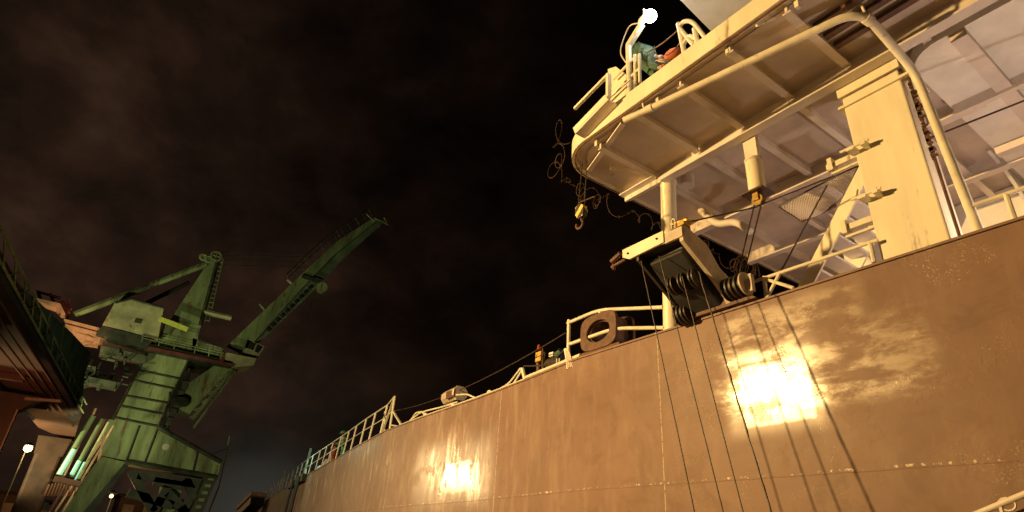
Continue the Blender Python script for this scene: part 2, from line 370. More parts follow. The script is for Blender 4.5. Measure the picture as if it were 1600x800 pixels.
# darker recessed bay aft, cable trays
bm = B()
for x in (6.05, 6.3, 6.55): beam(bm, (x, 1.0, WZ-.05), (x, 2.4, WZ-.05), .09, .06)
obj('cable_tray', bm, rusty, wing)
# lower box of the aft inboard deck with rounded corner
lb = [V((7.25+.42-.42*math.cos(a), 1.92-.42+.42*math.sin(a), 7.78)) for a in [math.pi/2*k/7 for k in range(8)]]
lb = lb+[V((14, 1.92, 7.78)), V((14, -8, 7.78)), V((7.25, -8, 7.78))]
aft = obj('aft_deck_box', prism(B(), lb, (0, 0, .2)), white, ship)
bm = B()
for y in (1.3,): beam(bm, (7.27, y, 7.72), (13, y, 7.72), .18, .12)
for y in (.2, -.9): beam(bm, (7.35, y, 7.72), (13, y, 7.72), .06, .14)
beam(bm, (8.7, -4, 7.70), (8.7, 1.9, 7.70), .08, .17); beam(bm, (10.2, -4, 7.70), (10.2, 1.9, 7.70), .14, .12)
obj('stiffener', bm, beamm, aft)
# pillars
bm = B(); wave(bm, (7.17, 5.99, 4.2), (0, -.045, 1), [(0, .135), (3.55, .135), (3.58, .16), (3.62, .16)], 24)
obj('pillar', bm, cream, ship, smooth=True)
bm = B(); prism(bm, [(7.13, 1.97, 4.2), (7.13, 2.70, 4.2), (7.62, 2.70, 4.2), (7.62, 1.97, 4.2)], (0, 0, 3.38))
bp = obj('box_pillar', bm, cream, ship, bevel=.02)
bm = B(); box(bm, (7.09, 1.84, 7.40), (7.64, 2.76, 7.44)); box(bm, (7.11, 1.94, 7.60), (7.66, 2.74, 7.76)); obj('head_plate', bm, cream, bp)
for z in (6.62, 5.88):       # lashing cleats on the pillar's outboard face
    bm = B(); box(bm, (6.97, 2.50, z), (7.128, 2.56, z+.07)); box(bm, (6.97, 2.64, z), (7.128, 2.74, z+.05)); tube(bm, [(6.99, 2.46, z+.04), (6.99, 2.82, z+.04)], .02)
    obj('cleat', bm, creamp, bp)
for z in (6.60, 5.62):
    bm = B(); box(bm, (7.14, 2.70, z), (7.24, 3.10, z+.08)); box(bm, (7.14, 2.70, z-.10), (7.19, 3.05, z-.07)); box(bm, (7.10, 3.0, z-.05), (7.26, 3.06, z+.14))
    obj('bracket_arm', bm, cream, bp)
bm = B(); tube(bm, [(7.2, 1.90, 4.4), (7.2, 1.90, 7.4)], .018)
for k in range(60): zz = 6.1+random.random()*1.2; box(bm, (7.16, 1.85+random.random()*.06, zz), (7.20, 1.92, zz+random.random()*.05))
obj('cable_run', bm, rusty, bp)
# deckhouse inboard: side wall, curved web frames and door
house = obj('deckhouse', box(B(), (11.9, -8, 4.19), (15, 5.2, 7.98)), white, ship)
bm = B()
for y in (4.6, 3.3, 2.0, .7):
    pts = [V((11.88, y, 4.3))]+[V((11.88-1.5*(1-math.cos(a)), y, 6.6+1.3*math.sin(a))) for a in [math.pi/2*k/8 for k in range(9)]]+[V((11.88, y, 7.9))]
    prism(bm, pts, (0, .05, 0))
obj('web_frame', bm, white, house)
bm = B(); box(bm, (11.84, 2.4, 4.2), (11.9, 3.1, 6.1)); obj('door', bm, beamm, house, bevel=.02)
# forward bulkhead pieces under the wing seen at the left: low lockers
bm = B(); prism(bm, [(8.6, -1.2, 4.2), (8.6, .9, 4.2), (9.9, .9, 4.2), (9.9, -1.2, 4.2)], (0, 0, 3.0)); 
obj('deck_locker', bm, white, ship, bevel=.18)
bm = B(); tube(bm, smoothpath([(8.5, .95, 7.2), (8.9, .95, 7.28), (9.6, .95, 7.25), (9.9, .9, 6.9), (10.6, .9, 6.7)], .2), .035); obj('conduit', bm, beamm, ship, smooth=True)
bm = B(); tube(bm, smoothpath([AX(1095, 328, 8.6), AX(1120, 352, 8.6), AX(1150, 345, 8.6), AX(1172, 362, 8.6)], .25), .07); obj('vent_pipe', bm, beamm, ship, smooth=True)
# upper deck above the wing
ub = obj('upper_bridge_deck', prism(B(), [(5.1, -6, 10.5), (5.1, 4.35, 10.5), (14, 5.3, 10.5), (14, -6, 10.5)], (0, 0, .25)), white, ship)
obj('wheelhouse_wall', box(B(), (9.5, -6, 8.14), (13, 4.2, 10.5)), white, ship)
bm = B(); tube(bm, smoothpath([(6.1, 3.55, 8.3), (6.1, 3.2, 8.55), (6.1, 2.2, 8.55)], .3, 8), .11, 12); obj('vent_trunk', bm, white, wing, smooth=True)
# ---------------------------------------------------------------- wing front platform (lookout step)
pf = thing('lookout_platform', 'small cream bracket platform jutting from the forward corner of the bridge wing', 'platform', (5.4, 6.1, 8.3))
XP = 5.15
def slab(name, px, ext, m=cream, X=XP): return obj(name, prism(B(), [AX(x, y, X) for x, y in px], ext), m, pf)
slab('side_plate', [(895, 200), (945, 148), (948, 153), (898, 206)], (.03, 0, 0))
slab('step_plate', [(897, 206), (948, 153), (950, 156), (899, 209)], (.45, 0, 0), beamm)
slab('end_box', [(949, 152), (950, 108), (962, 104), (990, 125), (990, 160), (970, 168)], (.05, 0, 0), cream, 5.5)
obj('grab_rail', beam(B(), AX(898, 170, XP), AX(951, 116, XP), .05, .05), cream, pf)
obj('rail_post', beam(B(), AX(951, 116, XP), AX(951, 152, XP), .08, .05, (0, 1, 0)), cream, pf)
obj('corner_box', box(B(), AX(972, 112, 5.55), AX(960, 104, 5.55)+V((.25, .15, -.25))), white, pf)
obj('stay', beam(B(), AX(945, 160, 5.3), AX(985, 124, 5.3), .02, .02), beamm, pf)
# ---------------------------------------------------------------- flood lamp on wing
fl = thing('flood_lamp', 'lit white floodlight on a cranked cream post at the bridge wing corner', 'floodlight', (5.42, 5.05, 8.3))
p0 = V((5.42, 5.04, 8.28)); p1 = AX(982, 72, 5.42); p2 = AX(1003, 38, 5.42)
obj('post', tube(B(), [p0, p1], .05, 12), cream, fl, smooth=True)
obj('arm', beam(B(), p1, p2, .085, .085), cream, fl)
dv = V((.05, -.9, .22)).normalized()
lh = obj('lamp_head', wave(B(), AX(1002, 34, 5.42), dv, [(-.05, .03), (0, .06), (.10, .07), (.16, .13)], 20), white, fl, smooth=True)
obj('bulb', ball(B(), AX(1016, 25, 5.42), .105, (1, 1, 1.05)), lampg, fl, smooth=True)
obj('power_cable', tube(B(), smoothpath([AX(1000, 36, 5.42), AX(984, 38, 5.42), AX(975, 58, 5.42), AX(968, 82, 5.42), AX(977, 97, 5.42), AX(981, 100, 5.42)], .15), .012, 6), beamm, fl, smooth=True)
point('flood_lamp_light', AX(1030, 10, 5.3), 7, (1, .88, .7), .09)
# ---------------------------------------------------------------- wing rails (each a thing)
def railing(name, label, cat, posts, rails, r=.022, m=railm, group=None, flat=False, extra=None):
    t = thing(name, label, cat, posts[0][0], group)
    for p, q in posts:
        obj('post', beam(B(), p, q, .05, .012 if flat else .05, (0, 1, 0)) if flat else tube(B(), [p, q], r*1.15, 8), m, t, smooth=not flat)
    for pts in rails: obj('rail', tube(B(), pts, r, 8), m, t, smooth=True)
    return t
X_ = 5.42
railing('wing_gate', 'white looped handrail gate on the wing edge right of the stooping worker', 'handrail',
    [(AX(1070, 86, X_), AX(1060, 37, X_)), (AX(1091, 74, X_), AX(1085, 45, X_))],
    [smoothpath([AX(1061, 42, X_), AX(1068, 33, X_), AX(1082, 33, X_), AX(1103, 60, X_)], .2), [AX(1062, 44, X_), AX(1084, 71, X_)], smoothpath([AX(1068, 70, X_), AX(1076, 55, X_), AX(1088, 60, X_), AX(1094, 70, X_)], .1)], .033, white)
railing('wing_rail_stub', 'short cream two-post rail stub between floodlight post and stooping worker', 'handrail',
    [(AX(993, 132, X_), AX(992, 86, X_)), (AX(1000, 129, X_), AX(999, 85, X_))],
    [[AX(958, 124, X_), AX(994, 88, X_)], [AX(945, 160, X_), AX(1000, 106, X_)]], .024, cream)
bm = B(); 
for s, e in (((1061, 45), (1010, 82)), ((1063, 66), (1040, 86))): tube(bm, sag(AX(*s, X_), AX(*e, X_), .05, 10), .012, 6)
obj('safety_rope', bm, rusty, label='rusty sagging rope pair strung from the white looped gate', cat='rope', smooth=True)
# ---------------------------------------------------------------- big bent pipe under the wing
bpz = 7.80
pts = smoothpath([(5.42, 5.08, bpz), (5.62, 4.95, bpz-.01), (6.0, 1.92, bpz), (6.95, 1.85, 7.42), (6.93, 1.68, 4.3)], .34, 8)
pts = smoothpath([AZ(975, 188, 7.78), AZ(1000, 177, 7.78), AZ(1345, 14, 7.80), AX(1429, 112, 7.2), AX(1530, 362, 7.2), V((7.2, AX(1530, 362, 7.2).y-.02, 4.2))], .30, 8)
pipe = thing('drain_pipe', 'long cream bent pipe running beneath the bridge wing and down beside the box pillar', 'pipe', (6.93, 1.63, 4.2))
obj('pipe', tube(B(), pts, .052, 14), creamp, pipe, smooth=True)
bm = B()
wave(bm, pts[7].lerp(pts[8], .06), pts[8]-pts[7], [(-.05, .064), (.05, .064)], 14)
obj('coupling', bm, creamp, pipe, smooth=True); bm = B()
wave(bm, pts[16].lerp(pts[17], .30), pts[17]-pts[16], [(-.05, .066), (.05, .066)], 14)
obj('coupling', bm, creamp, pipe, smooth=True)
bm = B()
for s, e in (((1004, 160), (1008, 176)), ((1342, 0), (1352, 20)), ((1210, 28), (1182, 40))):
    obj('hanger', tube(B(), [AZ(*s, 7.98), AZ(*e, 7.80)], .018, 6), creamp, pipe)
def epos(px):   # hull edge point seen at a given bearing
    best = None
    for a, b in zip(ed, ed[1:]):
        for k in range(6):
            p = a.lerp(b, k/6); d = p-EYE; x = 800+F*d.dot(RT)/d.dot(fw)
            if best is None or abs(x-px) < best[0]: best = (abs(x-px), p)
    return best[1]+V((.05, 0, 0))
# ---------------------------------------------------------------- deck rails on the hull
hr = lambda x, y, X=7.06: AX(x, y, X)
railing('bulwark_rail', 'cream pipe rail above the bulwark between the davit and the box pillar', 'handrail',
    [(hr(1198, 470), hr(1194, 432)), (hr(1366, 410), hr(1359, 377))],
    [[V((7.06, 4.55, 5.32)), V((7.06, 2.66, 5.30))], [hr(1198, 466), hr(1218, 428)], [hr(1196, 436), hr(1240, 450)]], .024, creamp)
railing('bulwark_rail', 'cream pipe rail above the bulwark at right edge, aft of the bent pipe', 'handrail',
    [(hr(1586, 345), hr(1572, 304))], [[V((7.06, 1.66, 5.32)), V((7.06, -1.5, 5.31))]], .024, creamp)
rt = [V((7.06, 8.36, 5.72)), V((7.06, 7.4, 5.78)), V((7.10, 5.75, 5.44))]
railing('deck_rail', 'cream two-bar rail rising over the rusty mooring chock to the round pillar', 'handrail',
    [(V((7.05, 8.36, 4.85)), V((7.05, 8.36, 5.84))), (hr(938, 500), hr(938, 485)),],
    [smoothpath([hr(887, 505), hr(936, 484), hr(1036, 480)], .3), smoothpath([hr(889, 538), hr(960, 513), hr(1038, 512)], .3)], .032, creamp)
railing('low_bar', 'thick low cream bar hugging the hull edge forward of the mooring chock', 'handrail',
    [(epos(818), hr(816, 575, 7.2)), (epos(886), hr(884, 545))], [[epos(818)+V((0, 0, .09)), epos(885)+V((0, 0, .09))], [epos(885)+V((0, 0, .09)), epos(905)+V((0, 0, .09))]], .035, creamp)
# ---------------------------------------------------------------- mooring chock
ck = thing('mooring_chock', 'rusty brown ring-shaped mooring chock standing on the hull edge', 'mooring chock', (7.1, 7.5, TOP))
c0 = AX(940, 527, 7.1); cyk, czk = c0.y, TOP+.42
def ringplate(bm, x0, x1, oy, oz, iy, iz, n=32):
    outer, inner = [], []
    for k in range(n):
        a = 2*math.pi*k/n; ca, sa = math.cos(a), math.sin(a)
        e = 3.9; q = lambda v: math.copysign(abs(v)**(2/e), v)
        zz = czk+oz*(q(sa) if sa < 0 else q(sa)); outer.append((cyk+oy*q(ca), zz)); inner.append((cyk+iy*ca, czk+iz*sa))
    vo = [[bm.verts.new((x, *p)) for p in outer] for x in (x0, x1)]; vi = [[bm.verts.new((x, *p)) for p in inner] for x in (x0, x1)]
    for k in range(n):
        l = (k+1) % n
        bm.faces.new((vo[0][k], vo[0][l], vi[0][l], vi[0][k])); bm.faces.new((vo[1][k], vi[1][k], vi[1][l], vo[1][l]))
        bm.faces.new((vo[0][k], vo[1][k], vo[1][l], vo[0][l])); bm.faces.new((vi[0][k], vi[0][l], vi[1][l], vi[1][k]))
ch_h = .34
bm = B(); ringplate(bm, 7.00, 7.07, .47, ch_h, .30, .205); obj('front_ring', bm, rusty, ck, smooth=True, bevel=.01)
bm = B(); ringplate(bm, 7.07, 7.42, .36, .30, .27, .19); obj('ring_body', bm, rusty, ck, smooth=True)
bm = B(); ringplate(bm, 7.42, 7.48, .47, ch_h, .30, .205); obj('rear_ring', bm, rusty, ck, smooth=True)
bm = B(); box(bm, (6.99, cyk-.55, TOP+.005), (7.5, cyk+.5, TOP+.07)); box(bm, (7.02, cyk-.5, TOP+.07), (7.45, cyk+.45, czk-ch_h+.02)); obj('base_plate', bm, rusty, ck, bevel=.008)
# things standing forward of the chock
t = thing('valve_stand', 'yellow and red topped valve stand forward of the mooring chock', 'valve', AX(842, 575, 7.4))
p, q = AX(840, 548, 7.4), AX(846, 590, 7.4)
obj('body', box(B(), AX(836, 566, 7.4)+V((0, 0, 0)), AX(845, 548, 7.4)+V((.12, 0, 0))), yel, t, bevel=.01)
obj('cap', wave(B(), AX(842, 548, 7.46), (0, 0, 1), [(0, .05), (.1, .035), (.13, .03)], 12), redp, t, smooth=True)
obj('column', tube(B(), [AX(842, 590, 7.5), AX(841, 560, 7.5)], .05, 8), rusty, t, smooth=True)
bm = B(); 
obj('leg', tube(B(), [AX(848, 588, 7.45), AX(848, 545, 7.45)], .018, 6), rusty, t)
t = thing('winch', 'small dark winch with pale guards between valve stand and rail post', 'winch', AX(866, 585, 7.6))
obj('drum', tube(B(), [AX(853, 572, 7.6), AX(878, 562, 7.6)], .13, 16), dark, t, smooth=True)
obj('guard', box(B(), AX(857, 558, 7.5), AX(864, 549, 7.5)+V((.08, 0, 0))), white, t, bevel=.01)
obj('motor', tube(B(), [AX(870, 556, 7.5), AX(877, 548, 7.5)], .07, 12), greyteal, t, smooth=True)
for x in (870, 874): obj('leg', tube(B(), [AX(x, 580, 7.3), AX(x, 560, 7.3)], .012, 6), white, t)
bm = B()
for k in range(5): tube(bm, [AX(884+k*1.2, 548, 7.02), AX(887+k*2.5, 574, 7.0+.01*k)], .012, 6)
obj('lashing_rope', bm, beamm, label='pale rope lashings hanging off the rail post by the chock', cat='rope', smooth=True)
# cable strung along the deck to the forward rail
obj('overhead_wire', tube(B(), sag(AX(884, 520, 7.05), AZ(608, 643, 5.9), .28, 24), .012, 6), wire, label='thin sagging wire strung above the box from rail post to railing end', cat='wire', smooth=True)
obj('deck_hose', tube(B(), smoothpath([AX(884, 545, 7.1), AX(855, 571, 7.1), AX(818, 572, 7.1)], .3), .015, 6), wire, label='dark slack hose drooping behind the thick low bar', cat='hose', smooth=True)
# mooring box (roller housing) on edge
t = thing('mooring_roller_box', 'grey faceted box with open end standing at the hull edge', 'box', AX(705, 640, 7.6))
ax = V((.1, 1, .0)).normalized(); bxc = AX(712, 618, 7.75)
prof = [(-.10, -.17), (.10, -.17), (.2, -.06), (.2, .08), (.10, .18), (-.10, .18), (-.2, .08), (-.2, -.06)]
pp = [bxc-ax*.22+V((a_, 0, b2)) for a_, b2 in prof]
obj('casing', prism(B(), pp, ax*.75), davm, t, bevel=.01)
obj('band', prism(B(), [bxc-ax*.30+V((a_*1.04, 0, b2*1.04)) for a_, b2 in prof], ax*.10), beamm, t)
obj('opening', box(B(), bxc+V((-.225, -.3, -.12)), bxc+V((-.195, .12, .07))), rusty, t)
obj('foot', box(B(), bxc+V((-.12, -.1, -.36)), bxc+V((.12, .3, -.17))), rusty, t)
# bent broken rail pieces
k7 = lambda x, y: AX(x, y, epos(x).x)
railing('bent_rail', 'bent and broken pale rail sagging under the faceted box at the hull edge', 'handrail',
    [(epos(668), k7(664, 646)), (epos(818), k7(815, 577)), (epos(708), k7(706, 634))],
    [smoothpath([k7(609, 664), k7(628, 667), k7(655, 646), k7(662, 643), k7(694, 635), k7(715, 628)], .2), smoothpath([k7(642, 656), k7(650, 645), k7(660, 643), k7(667, 655)], .1),
     [epos(x)+V((0, 0, .06)) for x in (622, 660, 700, 760, 817)], smoothpath([k7(814, 575), k7(795, 600), k7(770, 614)], .2), smoothpath([k7(816, 578), k7(800, 604), k7(765, 622)], .2),
     smoothpath([k7(713, 617), k7(730, 616), k7(750, 625)], .1), smoothpath([k7(706, 632), k7(722, 637), k7(730, 633)], .05), smoothpath([k7(757, 622), k7(764, 610), k7(770, 614)], .05)], .022, railm)
# ---------------------------------------------------------------- forward railing along the curved hull edge
fr = thing('forward_railing', 'long pale railing along the forward hull edge, with leaning flat posts', 'railing', epos(600))
tops, mids = [], []
pxs = [607, 591, 574, 560, 545, 534, 522, 510, 500, 490, 480, 472, 464, 457, 450, 444, 438, 433, 428, 423, 418, 414, 410]
for i, px in enumerate(pxs):
    e = epos(px); H = .95 if i else 1.08
    tp = e+V((0, 0 if i else 0, H)); lean = V((0, -.22 if i else 0, 0))
    obj('post', beam(B(), e, tp+lean, .09, .03, (1, 0, 0)), railm, fr)
    if i in (1, 7, 11): obj('brace', beam(B(), e+V((.0, -.35, 0)), e+lean*.4+V((0, 0, H*.8)), .06, .03, (1, 0, 0)), railm, fr)
    tops.append(tp+lean); mids.append(e+lean*.5+V((0, 0, H*.55)))
obj('rail', tube(B(), tops, .024, 8), railm, fr, smooth=True); obj('rail', tube(B(), mids, .018, 8), railm, fr, smooth=True)
obj('end_brace', beam(B(), tops[0]-V((0, 0, .45)), epos(626)+V((0, 0, .02)), .06, .04), railm, fr)
obj('end_brace', beam(B(), tops[0]-V((0, 0, .02)), epos(594)+V((0, 0, .02)), .06, .03), railm, fr)
# antenna-like uprights
for i, (px, h, lab) in enumerate(((459, 2.0, 'thin pale twin pole rising behind the forward railing'), (424, 1.9, 'short thin pole at the far bow end of the railing'))):
    e = epos(px)+V((.4, 0, -.1)); bm = B(); tube(bm, [e, e+V((.02, -.35, h))], .028, 6)
    if not i: tube(bm, [e+V((0, .25, 0)), e+V((.02, -.12, h+.05))], .028, 6)
    obj('pole', bm, railm, label=lab, cat='pole')
# gangway end / fairlead with hanging hoses at the far hull
e = epos(466)
t = thing('hose_saddle', 'dark saddle with hoses hanging down the far hull side', 'hose saddle', e)
obj('saddle', beam(B(), epos(480)+V((-.12, 0, -.1)), epos(456)+V((-.12, 0, -.1)), .3, .35), dark, t)
for dx in (0, 7, 10): 
    a = epos(466+dx)+V((-.3, 0, 0)); obj('hose', tube(B(), [a, a+V((-.05, 0, -1)), V((a.x-.1, a.y, 0))], .06, 8), black, t, smooth=True)
# bow gallery at the far end
a, b = epos(412), epos(402)
t = thing('bow_platform', 'orange brown lit platform canopy at the far bow beyond the railing', 'platform', b)
P1, P2 = AX(381, 795, 12.2), AX(405, 772, 12.2)
obj('canopy', beam(B(), P1, P2, 1.2, .25), mat('canopy_lit_paint', (.8, .5, .32), .6), t); obj('skirt', beam(B(), P1-V((0, 0, .5)), P2-V((0, 0, .5)), 1.0, .5), dark, t)  # orange light put into the canopy's lighter colour, no lamp here
# ---------------------------------------------------------------- gangway davit
dv_ = thing('gangway_davit', 'heavy cream and dark davit frame leaning out over the hull edge', 'davit', (7.2, 5.1, TOP))
def arm(y, w=.07):
    pr = [(5.98, 5.72), (5.98, 5.93), (6.05, 5.98), (6.5, 5.84), (6.74, 5.55), (7.0, 5.42), (7.25, 5.36), (7.3, 5.0), (6.92, 5.0), (6.86, 5.12), (6.6, 5.32)]
    return prism(B(), [V((x, y, z)) for x, z in pr], (0, w, 0))
obj('arm', arm(4.66), davm, dv_, bevel=.006); obj('arm', arm(5.50, .05), dark, dv_, bevel=.006)
obj('end_plate', prism(B(), [V((5.94, 4.98, 5.80)), V((5.94, 4.98, 5.99)), V((5.94, 5.80, 5.99)), V((5.94, 5.80, 5.86)), V((5.94, 5.66, 5.78))], (.035, 0, 0)), cream, dv_, bevel=.004)
obj('end_plate', box(B(), (5.96, 4.66, 5.78), (6.0, 4.98, 5.94)), davm, dv_)
bm = B(); tube(bm, [(6.25, 4.74, 5.78), (6.25, 5.50, 5.78)], .06, 12); tube(bm, [(6.5, 4.74, 5.62), (6.5, 5.50, 5.62)], .05, 12); box(bm, (6.05, 4.74, 5.82), (6.6, 5.5, 5.85)); box(bm, (6.6, 4.76, 5.42), (6.95, 5.5, 5.5))
obj('cross_shaft', bm, dark, dv_, smooth=True)  # dark colour also stands in for the shade between the arms
bm = B(); prism(bm, [(6.10, 4.80, 5.66), (6.62, 4.80, 5.22), (6.95, 4.80, 5.02), (7.15, 4.80, 5.30), (6.6, 4.80, 5.62), (6.3, 4.80, 5.84)], (0, .62, 0)); obj('inner_shade_block', bm, black, dv_, bevel=.03)  # black solid filling the frame, stands in for its inner shadow
for y in (4.86, 5.05, 5.24): obj('inner_sheave', wave(B(), (6.45, y, 5.36), (0, 1, 0), [(-.04, .15), (-.02, .15), (0, .11), (.02, .15), (.04, .15)], 20), dark, dv_, smooth=True)
obj('base_bracket', prism(B(), [V((6.90, 4.25, TOP+.04)), V((6.90, 5.5, TOP+.04)), V((6.90, 5.42, TOP+.24)), V((6.90, 4.4, TOP+.16))], (.14, 0, 0)), rusty, dv_)
def sheave(c, n, r, ax=(0, 1, 0), nm='sheave'):
    prof = []
    for k in range(n):
        o = k*.075; prof += [(o, r), (o+.012, r), (o+.03, r*.8), (o+.045, r*.8), (o+.063, r)]
    prof.append((n*.075, r)); o = obj(nm, wave(B(), c, ax, prof, 28), dark, dv_, smooth=True); return o
sheave((6.86, 4.36, 5.22), 4, .165); sheave((6.90, 5.34, 5.10), 3, .17)
obj('hub_cap', wave(B(), (6.86, 4.36, 5.22), (0, -1, 0), [(0, .17), (.02, .17), (.025, .06), (.08, .05)], 20), davm, dv_, smooth=True)
obj('keeper_plate', box(B(), (6.83, 4.24, 5.08), (6.90, 4.29, 5.34)), davm, dv_, bevel=.004)
bm = B(); tube(bm, [(5.95, 5.85, 5.95), (5.95, 6.05, 5.88)], .04, 8); tube(bm, [(6.0, 5.8, 5.85), (6.0, 6.1, 5.82)], .025, 8); tube(bm, [(6.0, 6.05, 5.76), (6.0, 6.05, 5.92)], .03, 8); obj('end_lug', bm, rusty, dv_)
for (y, z) in ((5.10, 5.90), (5.68, 5.88)): obj('bolt', ball(B(), (5.93, y, z), .018, (1, 1, 1), 8), rusty, dv_)
# brass clamp at the top of arm
bm = B(); box(bm, (6.02, 4.66, 6.0), (6.16, 4.84, 6.07)); tube(bm, [(6.05, 4.62, 6.06), (6.05, 4.9, 6.1)], .03, 8); tube(bm, [(6.1, 4.7, 6.05), (6.1, 4.7, 6.14)], .025, 8); ball(bm, (6.14, 4.66, 6.06), .04, (1, 1, 1), 8)
obj('clamp', bm, gold, dv_)
tube(b3 := B(), smoothpath([(6.0, 4.86, 5.98), (6.0, 4.86, 6.14), (6.0, 4.8, 6.14), (6.0, 4.8, 6.0)], .04), .01, 6); obj('shackle', b3, railm, dv_, smooth=True)
# falls: four ropes down the side
ends = []
for i, (tx, ty, X0, bx, lab) in enumerate(((1002, 408, 6.02, 1085, 'dark wire rope down the hull, leftmost of the four below the davit'), (1030, 400, 6.02, 1130, 'dark wire rope down the hull, second of four from the left'), (1066, 432, 6.0, 1161, 'dark wire rope down the hull, third of four from the left'), (1092, 425, 6.0, 1205, 'knotted dark wire rope down the hull, rightmost of the four'))):
    p = AX(tx, ty, X0 if i < 2 else 6.12); q = AX(bx, 800, X0); q2 = p+(q-p)*1.5
    bm = B(); n = 60; pts_ = [p.lerp(q2, k/n)+V((0, random.uniform(-1, 1), random.uniform(-1, 1)))*(.0045 if i == 3 else .0012) for k in range(n+1)]
    tube(bm, pts_, [(.0085+(random.uniform(0, .007) if i == 3 else 0)) for _ in pts_], 6)
    obj('wire_rope', bm, wire, label=lab, cat='wire rope', group='ropes falling from the davit', smooth=True); ends.append(q2)
# inner ropes from the davit sheaves
for i, (s, X0) in enumerate((((1098, 480), 6.9), ((1120, 488), 6.9))):
    pass
# hanging post with sheave under the wing
hp = thing('hanging_fairlead', 'cream tube hanging under the bridge wing with a brass sheave at its foot', 'fairlead', AX(1185, 305, 7.15))
top_, bot_ = AX(1172, 215, 7.15), AX(1184, 302, 7.15); mid_ = top_.lerp(bot_, .42)
obj('tube', tube(B(), [mid_-V((0, 0, 0)), bot_], .125, 20), cream, hp, smooth=True)
obj('upper_bracket', prism(B(), [V((7.12, top_.y+.13, 7.98)), V((7.12, top_.y-.10, 7.98)), V((7.12, mid_.y-.10, mid_.z)), V((7.12, mid_.y+.11, mid_.z))], (.08, 0, 0)), beamm, hp)
obj('collar', tube(B(), [mid_, mid_-V((0, 0, .04))], .135, 20), beamm, hp, smooth=True)
obj('foot_plate', box(B(), bot_+V((-.16, -.17, -.02)), bot_+V((.16, .19, .005))), rusty, hp)
bm = B(); c = bot_-V((0, 0, .13)); wave(bm, c, (1, 0, 0), [(-.05, .09), (-.03, .09), (0, .06), (.03, .09), (.05, .09)], 18); box(bm, c+V((-.08, -.04, -.02)), c+V((-.06, .05, .14))); box(bm, c+V((.06, -.04, -.02)), c+V((.08, .05, .14)))
obj('sheave', bm, gold, hp, smooth=True)
foot = c
def rope(p, q, r, lab, s=0, grp=None):
    obj('wire_rope', tube(B(), sag(p, q, s, 14), r, 6), wire, label=lab, cat='wire rope', group=grp, smooth=True)
rope((6.1, 4.70, 6.06), foot-V((0, -.05, .09)), .012, 'taut dark wire from the davit clamp up to the brass sheave')
rope(foot+V((0, .04, -.08)), AX(1600, 166, 7.6)+V((.6, -1.2, .4)), .012, 'taut dark wire from the brass sheave across the box pillar to the right edge')
rope(foot+V((-.03, .06, -.05)), (6.86, 4.50, 5.30), .011, 'left of two dark wires from the brass sheave to the davit sheave')
rope(foot+V((-.03, -.07, -.05)), (6.86, 4.40, 5.28), .011, 'right of two dark wires from the brass sheave to the davit sheave')
rope(AX(1292, 290, 7.6), AX(1200, 462, 7.15), .012, 'pale slanting rope from the mesh platform down to the bulwark')
# ---------------------------------------------------------------- stair behind the bulwark
st = thing('inclined_stair', 'cream ship stair with open treads climbing behind the bulwark rail', 'stair', (8.4, 4.1, 4.2))
s0, s1 = V((8.0, 5.1, 4.2)), V((8.0, 2.84, 7.07)); dX = V((.85, 0, 0))
for o_ in (V((0, 0, 0)), dX): obj('stringer', beam(B(), s0+o_, s1+o_, .04, .20), cream, st)
for k in range(13):
    p = s0.lerp(s1, (k+.5)/13); obj('tread', box(B(), p+V((.02, -.13, -.02)), p+V((.83, .13, .02))), white, st)
# mesh platform
mt = thing('mesh_basket', 'sagging steel mesh panel hung beside the head of the stair', 'mesh panel', AX(1285, 300, 8.2))
q = [AX(1218, 328, 8.0), AX(1250, 346, 8.3), AX(1300, 318, 8.5), AX(1346, 262, 8.1), AX(1342, 255, 8.0)]
A_, B2_, C2_, D_ = AX(1216, 322, 7.95), AX(1342, 257, 7.95), AX(1322, 300, 8.45), AX(1252, 345, 8.45)
bm = B(); nu, nv_ = 26, 9
def mp_(u, v):
    p = A_.lerp(B2_, u).lerp(D_.lerp(C2_, u), v); return p-V((0, 0, .10*math.sin(math.pi*u)*math.sin(math.pi*v*.5)))
for i in range(-nv_, nu+1):
    for sgn in (1, -1):
        pts_ = []
        for k in range(nv_+1):
            u = (i+(k if sgn > 0 else nv_-k))/nu
            if 0 <= u <= 1: pts_.append(mp_(u, k/nv_))
        if len(pts_) > 1: tube(bm, pts_, .009, 4, caps=False)
obj('mesh', bm, beamm, mt)
obj('frame', tube(B(), [mp_(u, 0) for u in (0, .25, .5, .75, 1)]+[mp_(1, v) for v in (.5, 1)]+[mp_(u, 1) for u in (.75, .5, .25, 0)]+[mp_(0, .5)], .014, 6, closed=True), dark, mt)
obj('support_bar', tube(B(), [mp_(0, 1), mp_(.75, 1)+V((0, 0, -.03))], .035, 6), rusty, mt)
